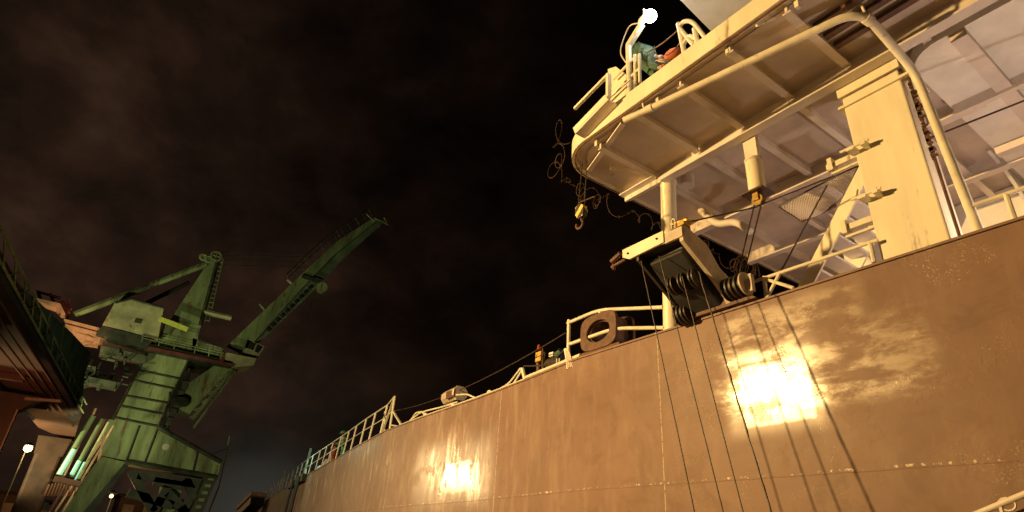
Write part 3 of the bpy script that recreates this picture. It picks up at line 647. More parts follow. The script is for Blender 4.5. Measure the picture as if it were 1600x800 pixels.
# ---------------------------------------------------------------- razor wire
bm = B(); pts_ = []
path = [AZ(872, 243, 7.9)+V((.0, .6, 0)), AZ(882, 300, 7.3), AZ(915, 318, 7.2)+V((0, .3, 0)), V((6.9, 7.15, 7.35)), V((8.2, 7.12, 7.45)), V((10.0, 7.2, 7.5)), V((12.5, 7.3, 7.5))]
path = [AY(905, 208, 6.9), AY(872, 212, 7.1), AY(868, 262, 7.2), AY(893, 295, 7.2), AY(930, 310, 7.1), AY(985, 330, 7.05), AY(1060, 365, 7.05), AY(1180, 430, 7.1)]
path = smoothpath(path, .6, 6)
tot = 0; seg = []
for a, b in zip(path, path[1:]): seg.append((tot, a, b)); tot += (b-a).length
n = 1300
for k in range(n):
    s = tot*k/n
    for t0, a, b in seg:
        if t0 <= s <= t0+(b-a).length: break
    p = a.lerp(b, (s-t0)/max((b-a).length, 1e-6)); an = s*2*math.pi/(.23+.05*math.sin(s*2.3)); rr = .14+.08*math.sin(s*3.1)+.09*math.sin(s*7.7)
    pts_.append(p+V((.12*math.cos(an*.37), rr*.75*math.cos(an), rr*math.sin(an)+.06*math.sin(s*5))))
tube(bm, pts_, .0045, 4, caps=False)
for k in range(6, n, 9):
    p = pts_[k]; d = V((random.uniform(-1, 1), random.uniform(-1, 1), random.uniform(-1, 1))).normalized()*.028; tube(bm, [p-d, p+d], .004, 3)
obj('barbed_wire_coil', bm, mat('old_wire', (.07, .035, .02), .7, .4, 9), label='rusty loops of barbed wire draped around the forward edge of the bridge wing', cat='barbed wire')
# ---------------------------------------------------------------- crane hook block hanging forward of the wing
X1 = 5.75
hk = thing('hook_block', 'yellow and black striped hook block hanging below the wing corner', 'hook block', AX(909, 352, X1))
cc = AX(909, 330, X1)
prof = [(-.10, -.03), (-.07, -.13), (.05, -.15), (.12, -.04), (.12, .10), (.02, .15), (-.08, .08)]
obj('cheek_plate', prism(B(), [cc+V((-.05, y, z)) for y, z in prof], (.10, 0, 0)), stripe, hk, bevel=.008)
h0 = cc+V((0, 0, -.15)); hpts = [h0+V((0, 0, .03)), h0+V((0, 0, -.03))]+[h0+V((0, .05-.085*math.cos(a)-.0, -.09-.075*math.sin(a))) for a in [i*math.pi*1.25/10-.35 for i in range(11)]]
obj('hook', tube(B(), smoothpath(hpts, .03, 2), .022, 8), rusty, hk, smooth=True)
for dy in (-.07, .10): obj('hoist_rope', tube(B(), [cc+V((0, dy, .1)), cc+V((0.05, dy*.7-.02, 1.05))], .009, 6), wire, hk)
obj('pin', tube(B(), [cc+V((-.08, -.02, .13)), cc+V((.02, -.3, .16))], .012, 6), rusty, hk)
# ---------------------------------------------------------------- gangway at the lower right
gw = thing('gangway_ladder', 'tip of a pale gangway handrail crossing the hull at the lower right corner', 'gangway', AX(1600, 770, 6.4))
a, b = AX(1515, 808, 6.45), AX(1640, 756, 6.45); d = (b-a)
obj('handrail', tube(B(), [a-d*.8, a, b, b+d*1.5], .026, 10), beamm, gw, smooth=True)
obj('side_rail', tube(B(), [a-d*.8+V((.12, 0, -.10)), b+d*1.5+V((.12, 0, -.10))], .03, 10), rusty, gw, smooth=True)
bm = B(); c = AX(1572, 782, 6.45); pts_ = [c+V((0, .06*math.cos(a_), .05*math.sin(a_)-.03)) for a_ in [k*2*math.pi/12 for k in range(12)]]; tube(bm, pts_, .009, 5, closed=True)
obj('lashing', bm, beamm, gw)
bm = B(); base = a-d*.5
box(bm, (6.3, 0, 1.2), (6.95, 3.2, 1.26)); obj('walkway', bm, davm, gw)
for k in range(4): q_ = a.lerp(b+d*.6, k/4); obj('stanchion', tube(B(), [q_+V((0, 0, -.02)), V((q_.x, q_.y, 1.26))], .018, 6), beamm, gw)
# ---------------------------------------------------------------- deck lamp behind bulwark
dl = thing('deck_lamp', 'bulkhead lamp glowing white behind the bulwark aft of the box pillar', 'lamp', (8.0, .9, 4.3))
obj('housing', box(B(), (7.95, .8, 4.2), (8.1, 1.0, 4.75)), white, dl); obj('globe', ball(B(), (8.02, .9, 4.83), .08), lampg, dl, smooth=True)
point('deck_lamp_light', (8.02, 1.1, 4.95), 85, (1, .76, .58), .08)
point('stair_lamp_light', (9.8, 4.6, 4.7), 42, (1, .74, .55), .08)
dl = thing('deck_lamp', 'bulkhead lamp on deck inboard of the stair foot', 'lamp', (9.8, 4.8, 4.2))
obj('housing', box(B(), (9.75, 4.75, 4.2), (9.85, 4.85, 4.5)), white, dl); obj('globe', ball(B(), (9.8, 4.8, 4.55), .06), lampg, dl, smooth=True)
# ================================================================= PEOPLE
def skinned(name, joints, edges, radii, m, parent, root=0, sub=2):
    me = bpy.data.meshes.new(name); off = wp(parent)
    me.from_pydata([V(j)-off for j in joints], edges, []); o = bpy.data.objects.new(name, me); C.objects.link(o); o.parent = parent; me.materials.append(m)
    s = o.modifiers.new('s', 'SKIN'); s.use_smooth_shade = True
    for i, r in enumerate(radii):
        v = me.skin_vertices[0].data[i]; v.radius = r if isinstance(r, tuple) else (r, r); v.use_root = (i == root)
    sb = o.modifiers.new('d', 'SUBSURF'); sb.levels = sub; sb.render_levels = sub
    return o
def person(label, base, J, clothing, helmet_m, head, headdir, glove=None):
    t = thing('person', label, 'person', base)
    body_j = ['pelvis', 'chest', 'neck', 'head']
    keys = list(J); idx = {k: i for i, k in enumerate(keys)}
    E_ = [('pelvis', 'waist'), ('waist', 'chest'), ('chest', 'neck'), ('neck', 'head')]
    for s in 'lr': E_ += [('chest', s+'sh'), (s+'sh', s+'el'), (s+'el', s+'wr'), (s+'wr', s+'ha'), ('pelvis', s+'hip'), (s+'hip', s+'kn'), (s+'kn', s+'an'), (s+'an', s+'to')]
    R_ = {'pelvis': .12, 'waist': .11, 'chest': .13, 'neck': .055, 'head': .085, 'sh': .06, 'el': .042, 'wr': .03, 'ha': .035, 'hip': .08, 'kn': .055, 'an': .04, 'to': .04}
    rad = [R_[k] if k in R_ else R_[k[1:]] for k in keys]
    skinned('body', [J[k] for k in keys], [(idx[a], idx[b]) for a, b in E_], rad, skin, t, idx['pelvis'])
    ck_ = [k for k in keys if k not in ('head', 'neck', 'lha', 'rha', 'lto', 'rto')]; ci = {k: i for i, k in enumerate(ck_)}
    skinned('coverall', [J[k] for k in ck_], [(ci[a], ci[b]) for a, b in E_ if a in ci and b in ci], [(R_[k] if k in R_ else R_[k[1:]])*1.25+.01 for k in ck_], clothing, t, ci['pelvis'])
    for s in 'lr':   # hands: palm and five bent fingers, boots
        w_, h_ = V(J[s+'wr']), V(J[s+'ha']); d = (h_-w_).normalized(); sd = d.cross(V((0, 0, 1))); sd = sd.normalized() if sd.length > .1 else V((1, 0, 0)); u_ = sd.cross(d)
        bm = B()
        for f in range(5):
            o_ = (f-2)*.018; L_ = (.045, .07, .078, .072, .055)[f]
            st_ = h_+sd*o_+d*(.02 if f else -.01); dd = (d+(sd*-1.1 if f == 0 else sd*0)).normalized()
            tube(bm, [st_-d*.02, st_+dd*L_*.5, st_+dd*L_*.8-u_*.02, st_+dd*L_-u_*.04], [.009, .009, .008, .006], 6)
        obj('hand', bm, skin if not glove else glove, t, smooth=True)
        a_, to = V(J[s+'an']), V(J[s+'to']); bm = B(); tube(bm, [a_+V((0, 0, .06)), a_-V((0, 0, .03)), a_.lerp(to, .5)-V((0, 0, .02)), to], [.055, .06, .055, .045], 10); obj('boot', bm, black, t, smooth=True)
    hd = V(J['head']); f_ = V(headdir).normalized(); s_ = f_.cross(V((0, 0, 1))).normalized(); u_ = (hd-V(J['neck'])).normalized(); u_ = (u_-f_*u_.dot(f_)).normalized()
    bm = B(); ball(bm, hd+u_*.05, .125, (1, 1.08, .8)); bmesh.ops.bisect_plane(bm, geom=bm.verts[:]+bm.edges[:]+bm.faces[:], plane_co=hd+u_*.045, plane_no=-u_, clear_outer=True)
    disc(bm, hd+u_*.045+f_*.03, u_, .145, .012); obj('helmet', bm, helmet_m, t, smooth=True)
    bm = B(); tube(bm, [hd+f_*.09-u_*.0, hd+f_*.125-u_*.025, hd+f_*.10-u_*.04], [.012, .018, .012], 6); obj('nose', bm, skin, t, smooth=True)
    for s in (-1, 1): obj('eye', ball(B(), hd+f_*.098+s_*.035*s+u_*.008, .012, (1, 1, 1), 8), black, t)
    return t
# worker at the forward railing
E0 = epos(519); bx, by = E0.x+.42, E0.y+.1; zf = 4.42
Jw = dict(pelvis=(bx, by, zf+.95), waist=(bx-.02, by, zf+1.1), chest=(bx-.10, by, zf+1.33), neck=(bx-.13, by, zf+1.50), head=(bx-.17, by-.02, zf+1.63),
    lsh=(bx-.10, by+.20, zf+1.40), lel=(bx-.25, by+.27, zf+1.17), lwr=(bx-.42, by+.16, zf+1.20), lha=(bx-.48, by+.12, zf+1.22),
    rsh=(bx-.10, by-.20, zf+1.40), rel=(bx-.22, by-.30, zf+1.15), rwr=(bx-.42, by-.20, zf+1.16), rha=(bx-.49, by-.17, zf+1.18),
    lhip=(bx, by+.1, zf+.9), lkn=(bx-.03, by+.12, zf+.48), lan=(bx+.02, by+.12, zf+.09), lto=(bx-.16, by+.13, zf+.04),
    rhip=(bx, by-.1, zf+.9), rkn=(bx-.03, by-.12, zf+.48), ran=(bx+.02, by-.12, zf+.09), rto=(bx-.16, by-.13, zf+.04))
person('person in teal coverall and green helmet leaning on the forward railing', (bx, by, zf), Jw, teal, helm, None, (-.8, -.5, -.25))
point('rail_fill_light', (bx-.4, by+5.5, 6.6), 150, (.45, 1, .75), .1)  # added green fill for the far rails, no lamp body
# pale sacks beside him
for px, m_, lab, s_ in ((499, paleb, 'pale bundled cloth sack behind the forward railing', .33), (487, paleb, 'smaller pale sack farther along the forward railing', .24)):
    e = epos(px)+V((.35, 0, .12)); bm = B(); ball(bm, e, s_, (.8, 1.2, 1.1), 18)
    for v in bm.verts: v.co += V((random.uniform(-1, 1), random.uniform(-1, 1), random.uniform(-1, 1)))*.03
    obj('cloth_sack', bm, m_, label=lab, cat='sack', smooth=True)
e = epos(506)+V((.3, 0, 0)); bm = B(); tube(bm, [e, e+V((0, 0, .85))], .08, 12); tube(bm, [e+V((0, 0, .85)), e+V((0, 0, .95))], .05, 12)
obj('orange_bollard', bm, orange, label='narrow orange post behind the railing beside the teal worker', cat='post', smooth=True)
# worker bending on the wing edge
def wq(x, y, X): return AX(x, y-6, X)
Jb = dict(pelvis=wq(990, 84, 5.95), waist=wq(998, 86, 5.90), chest=wq(1012, 93, 5.82), neck=wq(1024, 98, 5.74), head=wq(1036, 99, 5.68),
    lsh=wq(1014, 92, 5.62), lel=wq(1019, 108, 5.55), lwr=wq(1030, 112, 5.50), lha=wq(1036, 110, 5.50),
    rsh=wq(1016, 88, 6.0), rel=wq(1030, 104, 5.95), rwr=wq(1038, 108, 5.9), rha=wq(1043, 108, 5.85),
    lhip=wq(988, 88, 5.85), lkn=V((5.9, 4.72, 8.60)), lan=V((5.95, 5.0, 8.26)), lto=V((5.85, 4.82, 8.22)),
    rhip=wq(990, 84, 6.1), rkn=V((6.15, 4.78, 8.62)), ran=V((6.2, 5.05, 8.26)), rto=V((6.1, 4.86, 8.22)))
person('person in grey-green coverall and white helmet stooping at the bridge wing edge', (6.0, 4.8, 8.18), Jb, greyteal, helmw, None, (-.3, -.8, -.45), orange)
obj('orange_bag', ball(B(), wq(1052, 92, 5.7), .12, (1, 1.4, .6)), orange, label='crumpled orange bag on the wing edge by the stooping worker', cat='bag', smooth=True)
# ================================================================= HARBOUR CRANE
YC = 80.0
def cq(x, y, Y=YC): return AY(x, y, Y)
cr = thing('harbour_crane', 'big green shipyard crane with a raised boom above the dark quay', 'crane', cq(240, 840))
def cpoly(name, pts, depth, m, parent=cr, Y=YC, bevel=0):
    return obj(name, prism(B(), [cq(x, y, Y) for x, y in pts], (0, depth, 0)), m, parent, bevel=bevel)
portal = cpoly('portal_beam', [(170, 655), (247, 668), (346, 723), (340, 744), (196, 719), (158, 712)], 7, cgreen)
def cline(par, name, pts, r, m, Y=YC-.1, n=6): return obj(name, tube(B(), [cq(x, y, Y) for x, y in pts], r, n), m, par, smooth=True)
bm = B()
for a, b in (((218, 665), (198, 719)), ((247, 668), (226, 724)), ((310, 704), (302, 737))): tube(bm, [cq(*a, YC-.05), cq(*b, YC-.05)], .12, 4)
for a, b in (((196, 721), (340, 746)), ((247, 667), (346, 722))): tube(bm, [cq(*a, YC-.2), cq(*b, YC-.2)], .28, 6)
obj('flange', bm, cdark, portal)
obj('lamp_disc', disc(B(), cq(259, 698, YC-.1), (0, 1, 0), .35, .15), railm, portal)
cpoly('leg', [(158, 713), (196, 722), (120, 812), (85, 812)], 3, cgreen)
cpoly('leg', [(256, 745), (290, 750), (268, 812), (244, 812)], 2, cgreen, Y=YC+5)
lg = cpoly('leg', [(323, 741), (339, 747), (312, 812), (292, 812)], 1.5, cdark)
for k in range(6): a = 745+k*11; obj('rung', box(B(), cq(326-k*5, a, YC-.3), cq(333-k*5, a+6, YC-.1)), cgreen, lg)
bm = B()
for a, b in (((196, 722), (130, 810)), ((205, 735), (240, 800)), ((240, 800), (262, 760)), ((290, 760), (240, 752)), ((300, 812), (262, 770)), ((215, 742), (330, 760)), ((200, 770), (270, 790)), ((262, 812), (322, 775)), ((290, 748), (310, 790))): beam(bm, cq(*a, YC+2), cq(*b, YC+2), .5, .9)
obj('portal_bracing', bm, cdark, cr)
tower = cpoly('tower', [(232, 545), (296, 559), (247, 668), (176, 656)], 5, cgreen)
bm = B()
for a, b in (((216, 578), (283, 592)), ((209, 594), (277, 608)), ((197, 618), (266, 630)), ((189, 634), (258, 647)), ((180, 652), (248, 666))): tube(bm, [cq(*a, YC-.05), cq(*b, YC-.05)], .13, 4)
tube(bm, [cq(296, 560, YC-.1), cq(247, 668, YC-.1)], .16, 4); tube(bm, [cq(232, 547, YC-.1), cq(176, 656, YC-.1)], .12, 4)
obj('flange', bm, cdark, tower)
# turntable girder
dg = cpoly('deck_girder', [(205, 530), (229, 536), (364, 565), (362, 574), (228, 547), (203, 540)], 7, cdark, Y=YC-1)
obj('red_edge', beam(B(), cq(229, 543, YC-1.2), cq(366, 571, YC-1.2), .2, .35), cred, dg)
cpoly('slew_house', [(262, 498), (314, 508), (301, 560), (244, 546)], 5, cgreen)
cpoly('slew_side', [(301, 528), (350, 545), (352, 566), (300, 556)], 4, cgreen)
mh = cpoly('machinery_house', [(160, 508), (180, 472), (204, 466), (256, 480), (247, 530), (191, 515)], 6, cgreen2, Y=YC-2)
bm = B(); box(bm, cq(212, 497, YC-2.1), cq(220, 506, YC-2.05)); obj('window', bm, cdark, mh)
obj('roof_rib', tube(B(), [cq(180, 473, YC-2.1), cq(204, 467, YC-2.1), cq(256, 481, YC-2.1)], .14, 4), cdark, mh)
obj('house_bed', prism(B(), [cq(x, y, YC-2) for x, y in ((160, 509), (191, 517), (240, 530), (228, 544), (150, 522))], (0, 5, 0)), cdark, mh)
mast = cpoly('mast', [(266, 500), (312, 508), (338, 409), (327, 407)], 3, cgreen)
obj('mast_edge', tube(B(), [cq(313, 508, YC-.1), cq(340, 408, YC-.1)], .25, 4), cdark, mast)
bm = B()
for k in range(14): y0 = 500-k*7; x0 = 320-(-k*1.55); tube(bm, [cq(x0, y0), cq(x0+7, y0+1)], .07, 4)
for dx in (0, 7): tube(bm, [cq(320+dx, 503), cq(342+dx, 405)], .07, 4)
obj('mast_ladder', bm, cgreen, mast)
for c, r_ in (((338, 400), 8), ((326, 405), 5), ((318, 402), 5)):
    p = cq(*c, YC-.5); R2 = (cq(c[0]+r_, c[1], YC-.5)-p).length; bm = B(); tube(bm, [p+V((math.cos(a_)*R2, 0, math.sin(a_)*R2)) for a_ in [k*math.pi/10 for k in range(20)]], .18, 6, closed=True); tube(bm, [p-V((R2, 0, 0)), p+V((R2, 0, 0))], .1, 4); tube(bm, [p-V((0, 0, R2)), p+V((0, 0, R2))], .1, 4)
    obj('head_sheave', bm, cgreen, mast)
cline(cr, 'tie_bar', [(116, 492), (322, 413)], .38, cgreen, YC); cline(cr, 'tie_bar', [(228, 474), (296, 441)], .3, cdark, YC+5)
cline(cr, 'stub_boom', [(318, 487), (361, 497)], .36, cgreen2, YC)
wl = obj('walkway_bar', beam(B(), cq(249, 498, YC-2), cq(293, 515, YC-2), .3, .5), ylw2, cr)
boom = cpoly('boom', [(362, 534), (372, 524), (481, 419), (527, 377), (584, 340), (592, 342), (520, 400), (470, 452), (398, 533), (384, 545)], 3, cgreen)
cpoly('boom_side', [(399, 534), (470, 453), (520, 401), (592, 343), (598, 349), (532, 408), (492, 452), (412, 529)], 2.2, mat('boom_shade_paint', (.16, .22, .13), .6, .3, .4, .3, .6), boom, Y=YC+.5)  # unlit side face of the boom: shade painted as darker green
bm = B()
pr = [(452, 438), (480, 411), (505, 388), (530, 368), (560, 348), (580, 336)]
for i, (x, y) in enumerate(pr):
    tube(bm, [cq(x+2, y+3), cq(x-5, y-9)], .08, 4)
tube(bm, [cq(x-5, y-9) for x, y in pr], .08, 4); tube(bm, [cq(x-2, y-4) for x, y in pr], .06, 4); 
for i in range(12): t_ = i/11; x = 452+(570-452)*t_; y = 438+(342-438)*t_; tube(bm, [cq(x+2, y+2), cq(x-5, y-9)], .05, 4)
obj('boom_railing', bm, cdark, boom)
bm = B(); 
for k in range(10): x = 418+k*7.2; y = 516-k*7.3; beam(bm, cq(x, y, YC+.3), cq(x+4, y-3, YC+.3), .3, .5)
obj('lattice_hole', bm, black, boom)
bm = B()
for a, b in (((586, 341), (604, 350)), ((592, 352), (604, 343)), ((584, 345), (572, 334)), ((598, 345), (592, 356)), ((600, 340), (606, 352))): tube(bm, [cq(*a), cq(*b)], .12, 4)
obj('boom_head', bm, cgreen, boom)
p = cq(503, 450, YC-.5); obj('boom_sheave', disc(B(), p, (.2, 1, 0), .75, .8), cgreen, boom); cline(boom, 'jib_rope', [(492, 455), (480, 492)], .09, cdark); cline(boom, 'strut', [(449, 437), (456, 443)], .2, cgreen2); cline(boom, 'strut', [(406, 475), (413, 484)], .15, cgreen)
obj('boom_band', beam(B(), cq(472, 431, YC-.2), cq(500, 441, YC-.2), .3, .5), cdark, boom)
cab = cpoly('cab', [(387, 531), (414, 541), (404, 557), (380, 550)], 3, cgreen2)
bm = B()
for a, b, c, d in (((390, 534), (400, 537), (396, 547), (386, 544)), ((402, 538), (411, 542), (404, 552), (398, 549))): prism(bm, [cq(*q, YC-.1) for q in (a, b, c, d)], (0, .05, 0))
obj('window', bm, black, cab)
cpoly('cab_platform', [(350, 550), (401, 560), (396, 571), (362, 574), (347, 568)], 4, cgreen2, Y=YC-1)
obj('red_block', prism(B(), [cq(*q, YC-1.2) for q in ((345, 548), (352, 550), (350, 568), (343, 566))], (0, 3, 0)), cred, cr)
lj = cpoly('support_leg', [(338, 569), (362, 575), (318, 622), (296, 647), (281, 640), (283, 607)], 2.5, cgreen)
bm = B(); q1, q2 = (364, 578), (300, 655)
for k in range(12):
    t_ = k/12; a = (q1[0]+(q2[0]-q1[0])*t_, q1[1]+(q2[1]-q1[1])*t_); b = (a[0]-8-2*(k % 2), a[1]-3+6*(k % 2)); tube(bm, [cq(*a), cq(*b)], .1, 4)
tube(bm, [cq(*q1), cq(*q2)], .18, 4); tube(bm, [cq(q1[0]+4, q1[1]+2), cq(q2[0]+2, q2[1]+14)], .12, 4)
obj('leg_truss', bm, cgreen, lj)
bm = B()
for k in range(7): x = 262+k*5; tube(bm, [cq(x, 672-k*11), cq(x+4, 612-k*6)], .14, 4)
disc(bm, cq(283, 628, YC-1), (0, .3, 1), .9, .35)
for k in range(5): box(bm, cq(258+k*6, 664-k*14, YC-.5), cq(268+k*6, 656-k*14, YC+1))
obj('machinery_cluster', bm, cdark, cr)
bm = B()
for x0 in (222, 248, 272, 304, 326, 345):
    y0 = 530+(x0-229)*.21; tube(bm, [cq(x0, y0+6, YC-2.2), cq(x0+2, y0-6, YC-2.2)], .07, 4)
tube(bm, [cq(222, 524, YC-2.2), cq(350, 552, YC-2.2)], .07, 4); tube(bm, [cq(222, 528, YC-2.2), cq(350, 556, YC-2.2)], .06, 4)
obj('deck_railing', bm, cgreen, dg)
for i, (a, b) in enumerate((((342, 394), (482, 396)), ((342, 400), (500, 402)), ((343, 408), (476, 410)), ((344, 414), (478, 418)))):
    obj('luffing_rope', tube(B(), [cq(*a), cq(*b)], .06, 4), cdark, cr)
# left machinery tangle behind
bm = B(); random.seed(3)
for k in range(46):
    x, y = random.uniform(110, 205), random.uniform(545, 600); a_ = random.choice(((9, 2), (2, -9), (-5, 10), (12, 3), (0, 7)))
    tube(bm, [cq(x, y, YC-3+random.random()*3), cq(x+a_[0], y+a_[1], YC-3+random.random()*3)], random.choice((.08, .12, .2)), 4)
prism(bm, [cq(*q, YC-3) for q in ((138, 588), (182, 597), (180, 606), (140, 598))], (0, 2, 0)); prism(bm, [cq(*q, YC-1) for q in ((116, 566), (150, 573), (146, 600), (112, 606))], (0, 2, 0))
prism(bm, [cq(*q, YC-1) for q in ((158, 540), (230, 556), (228, 566), (156, 552))], (0, 2, 0))
obj('counterweight_gear', bm, mat('gear_green', (.10, .12, .07), .6, .4, 1, .5, 1), cr)
# lit orange counterweight decks
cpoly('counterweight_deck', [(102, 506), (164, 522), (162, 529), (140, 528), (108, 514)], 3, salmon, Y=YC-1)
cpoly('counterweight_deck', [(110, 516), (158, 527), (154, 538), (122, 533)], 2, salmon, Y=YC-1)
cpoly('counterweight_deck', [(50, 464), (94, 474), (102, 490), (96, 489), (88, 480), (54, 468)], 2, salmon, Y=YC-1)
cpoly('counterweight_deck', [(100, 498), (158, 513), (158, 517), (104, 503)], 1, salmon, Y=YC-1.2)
bm = B()
for a, b in (((92, 492), (112, 482)), ((104, 500), (108, 468)), ((60, 458), (64, 468)), ((78, 458), (84, 472)), ((55, 455), (95, 466)), ((96, 470), (112, 492))): tube(bm, [cq(*a), cq(*b)], .15, 4)
obj('counterweight_rail', bm, cred, cr)
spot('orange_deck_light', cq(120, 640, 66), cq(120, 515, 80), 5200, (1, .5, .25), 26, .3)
# vertical pipes and rods at the left of the tower
for i, (a, b, r_, m_) in enumerate((((92, 742), (146, 650), .24, cgreen), ((112, 745), (160, 655), .20, cgreen), ((120, 753), (170, 660), .15, cgreen2), ((98, 748), (150, 638), .10, salmon), ((98, 800), (178, 665), .10, salmon), ((70, 812), (165, 655), .12, brown), ((86, 800), (158, 690), .10, salmon))):
    obj('riser_pipe', tube(B(), [cq(*a, 66), cq(*b, 66)], r_, 10), m_, label=('pale pipe riser beside the crane tower, %s' % ['leftmost and thickest', 'second thick one', 'third thick one', 'thin one between the thick ones', 'thin orange one nearest the tower', 'thin brown one reaching lowest', 'short thin orange one'][i]), cat='pipe', group='pipes beside the crane tower', smooth=True)
for i, (a, b, r_) in enumerate((((93, 741), (116, 702), .20), ((112, 742), (124, 720), .17), ((116, 752), (132, 722), .08))):
    obj('work_light_tube', tube(B(), [cq(*a, 65.2), cq(*b, 65.2)], r_, 10), tubeg, label='glowing pale green light tube, %s of the three beside the riser pipes' % ['leftmost', 'middle', 'rightmost'][i], cat='light tube', group='light tubes by the crane', smooth=True)
bm = B(); beam(bm, cq(84, 748, 65), cq(125, 757, 65), 1.5, .4)
for k in range(10): tube(bm, [cq(70+k*5, 775, 66), cq(78+k*5, 757-k, 66)], .12, 4)
obj('pipe_rack', bm, brown, label='cluttered brown pipe rack under the light tubes', cat='rack')
# yard mast
t = thing('signal_mast', 'thin dark mast with a stay beside the crane portal', 'mast', cq(338, 812, 90))
obj('pole', tube(B(), [cq(342, 760, 90), cq(359, 681, 90)], .09, 6), cgreen, t); obj('stay', tube(B(), [cq(332, 709, 90), cq(355, 701, 90)], .05, 4), cgreen, t); obj('foot', tube(B(), [cq(342, 760, 90), V((cq(342, 760, 90).x-1, 90, 0))], .12, 6), cgreen, t)
# ================================================================= SHED ROOF ON THE LEFT
shed = thing('dock_shed', 'open shed with red brown roof and dark green fascia at the far left', 'shed', (-12, 60, 0))
ZR = 9.0
A0, A1 = AZ(0, 415, ZR), AZ(128, 645, ZR); dr = (A1-A0).normalized(); perp = V((-dr.y, dr.x, 0))
A00 = A0-dr*14
poly = [A00, A1, AZ(114, 692, ZR), AZ(60, 668, ZR), AZ(36, 640, ZR), AZ(-40, 600, ZR), V((-40, 40, ZR)), V((-40, A00.y, ZR))]
roof = obj('roof', prism(B(), poly, (0, 0, .3)), brown, shed)
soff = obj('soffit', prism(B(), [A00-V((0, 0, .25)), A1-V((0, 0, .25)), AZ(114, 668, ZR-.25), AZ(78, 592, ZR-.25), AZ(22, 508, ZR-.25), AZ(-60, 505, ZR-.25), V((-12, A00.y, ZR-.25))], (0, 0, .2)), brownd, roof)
bm = B()
for k in range(1, 5): o_ = perp*(k*.42); beam(bm, A00+o_-V((0, 0, .29)), A1+o_-V((0, 0, .29)), .06, .08)
obj('soffit_rib', bm, brown, roof)
bm = B()
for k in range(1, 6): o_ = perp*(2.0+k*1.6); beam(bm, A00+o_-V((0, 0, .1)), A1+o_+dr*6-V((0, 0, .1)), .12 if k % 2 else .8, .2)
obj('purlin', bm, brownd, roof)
bm = B()
for k in (1, 2, 3): p = A0.lerp(A1, k/3.2); obj('cross_beam', beam(B(), p+perp*1.8-V((0, 0, .2)), p+perp*16-V((0, 0, .2)), .35, .35), brown, roof)
fm = mat('fascia_green', (.10, .14, .08), .7, .4, .8, .4, 1.6)
# fascia plane: vertical plane along the eave; find where sight lines meet it
nrm = V((dr.y, -dr.x, 0))
def AF(x, y): d = ray(x, y); return EYE+d*((A0-EYE).dot(nrm)/d.dot(nrm))
fas = obj('fascia', prism(B(), [AF(-30, 368), AF(0, 398), AF(20, 430), AF(37, 452), AF(60, 471), AF(82, 492), AF(112, 520), AF(142, 552), AF(132, 590), AF(128, 644), AF(110, 612), AF(0, 416), AF(-30, 362+8)], perp*.25), fm, shed)
bm = B(); e1 = -perp*.08
for k in range(30):
    p = A0.lerp(A1, k/30)+e1; q = A0.lerp(A1, (k+(1 if k % 2 else -1))/30)+e1
    tube(bm, [p+V((0, 0, .05)), q+V((0, 0, .55))], .035, 4)
for z_ in (.0, .6): tube(bm, [A00+e1+V((0, 0, z_)), A1+e1+V((0, 0, z_))], .06, 4)
tube(bm, [AF(92, 560), AF(100, 505)], .05, 4); tube(bm, [AF(70, 520), AF(78, 490)], .05, 4)
obj('truss', bm, cgreen, fas)
c1, c2 = AZ(40, 612, ZR-.1), AZ(88, 680, ZR-.1)
k1 = obj('column', box(B(), (c1.x-2.2, c1.y, 0), (c1.x, c1.y+1.2, ZR-.9)), brown, shed)
obj('corner_strip', box(B(), (c1.x-.05, c1.y-.05, 0), (c1.x+.03, c1.y-.005, ZR-.9)), salmon, k1)
obj('column_head', prism(B(), [V((c1.x-3, c1.y-.1, ZR-.3)), V((c1.x+1.0, c1.y-.1, ZR-.3)), V((c1.x+.1, c1.y-.1, ZR-1.2)), V((c1.x-2.3, c1.y-.1, ZR-1.2))], (0, 1.4, 0)), brown, k1)
k2 = obj('column', box(B(), (c2.x-1.0, c2.y, 0), (c2.x+1.0, c2.y+1.5, ZR-.9)), mat('column_brown', (.085, .036, .02), .7, .3, .8), shed, bevel=.25)
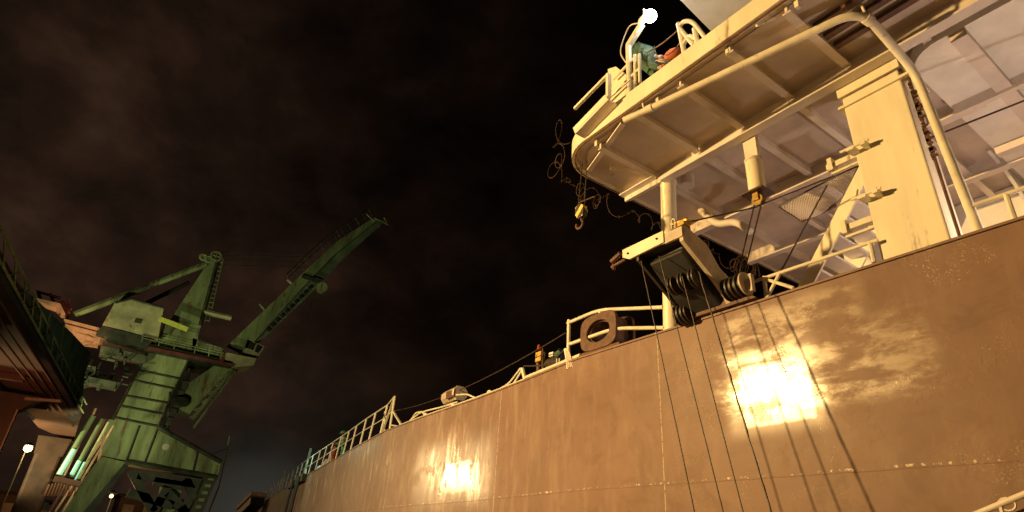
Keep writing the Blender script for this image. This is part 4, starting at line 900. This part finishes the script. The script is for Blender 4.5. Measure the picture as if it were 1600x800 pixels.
obj('column_head', prism(B(), [V((c2.x-1.25, c2.y-.1, ZR-.3)), V((c2.x+1.25, c2.y-.1, ZR-.3)), V((c2.x+1.05, c2.y-.1, ZR-1.8)), V((c2.x-1.05, c2.y-.1, ZR-1.8))], (0, 1.7, 0)), bpy.data.materials['column_brown'], k2)
p = AY(40, 625, 52); obj('tie_beam', beam(B(), AZ(40, 623, 8.3), AZ(96, 627, 8.3), .15, .15), salmon, shed)
# far buildings beyond
for i, (x0, x1, y0, Yd, m_, lab) in enumerate(((-60, 42, 765, 120, brown, 'low brown workshop block far left beneath the lit lamp'), (40, 78, 782, 130, mat('workshop_blue', (.12, .16, .16), .7, .3, .4), 'small blue grey hut beside the low workshop'), (190, 285, 775, 125, brown, 'low brown workshop seen through the crane portal legs'))):
    p, q = AY(x0, y0, Yd), AY(x1, y0, Yd); h = p.z
    t = thing('workshop', lab, 'building', ((p.x+q.x)/2, Yd, 0)); obj('wall', box(B(), (p.x, Yd, 0), (q.x, Yd+12, h)), m_, t)
    obj('roof', box(B(), (p.x-.4, Yd-.4, h), (q.x+.4, Yd+12.4, h+.4)), brownd, t)
    for k in range(3): xx = p.x+(q.x-p.x)*(k+.5)/3; obj('window', box(B(), (xx-.8, Yd-.06, h-2.6), (xx+.8, Yd-.01, h-1.2)), salmon, t)
# street lamps
def street_lamp(x, y, Yd, pw, lab, dx):
    p = AY(x, y, Yd); t = thing('street_lamp', lab, 'street lamp', (p.x+dx, Yd, 0), 'sodium lamps in the yard')
    obj('pole', tube(B(), [(p.x+dx, Yd+.4, 0), (p.x+dx, Yd+.4, p.z+.3), (p.x, Yd, p.z+.4)], .06, 8), cdark, t, smooth=True)
    obj('lamp_head', wave(B(), p+V((0, 0, .3)), (0, 0, 1), [(0, .5), (.25, .25), (.35, .1)], 14), cdark, t, smooth=True)
    obj('bulb', ball(B(), p, .48 if pw > 500 else .22), sodg, t, smooth=True); point('sodium_light', p-V((0, 1.2, .6)), pw, (1, .6, .25), .3)
street_lamp(44, 700, 96, 2200, 'bright sodium street lamp shining beneath the shed roof at far left', -.15)
street_lamp(174, 775, 88, 250, 'small sodium lamp glowing between the crane portal legs', .1)
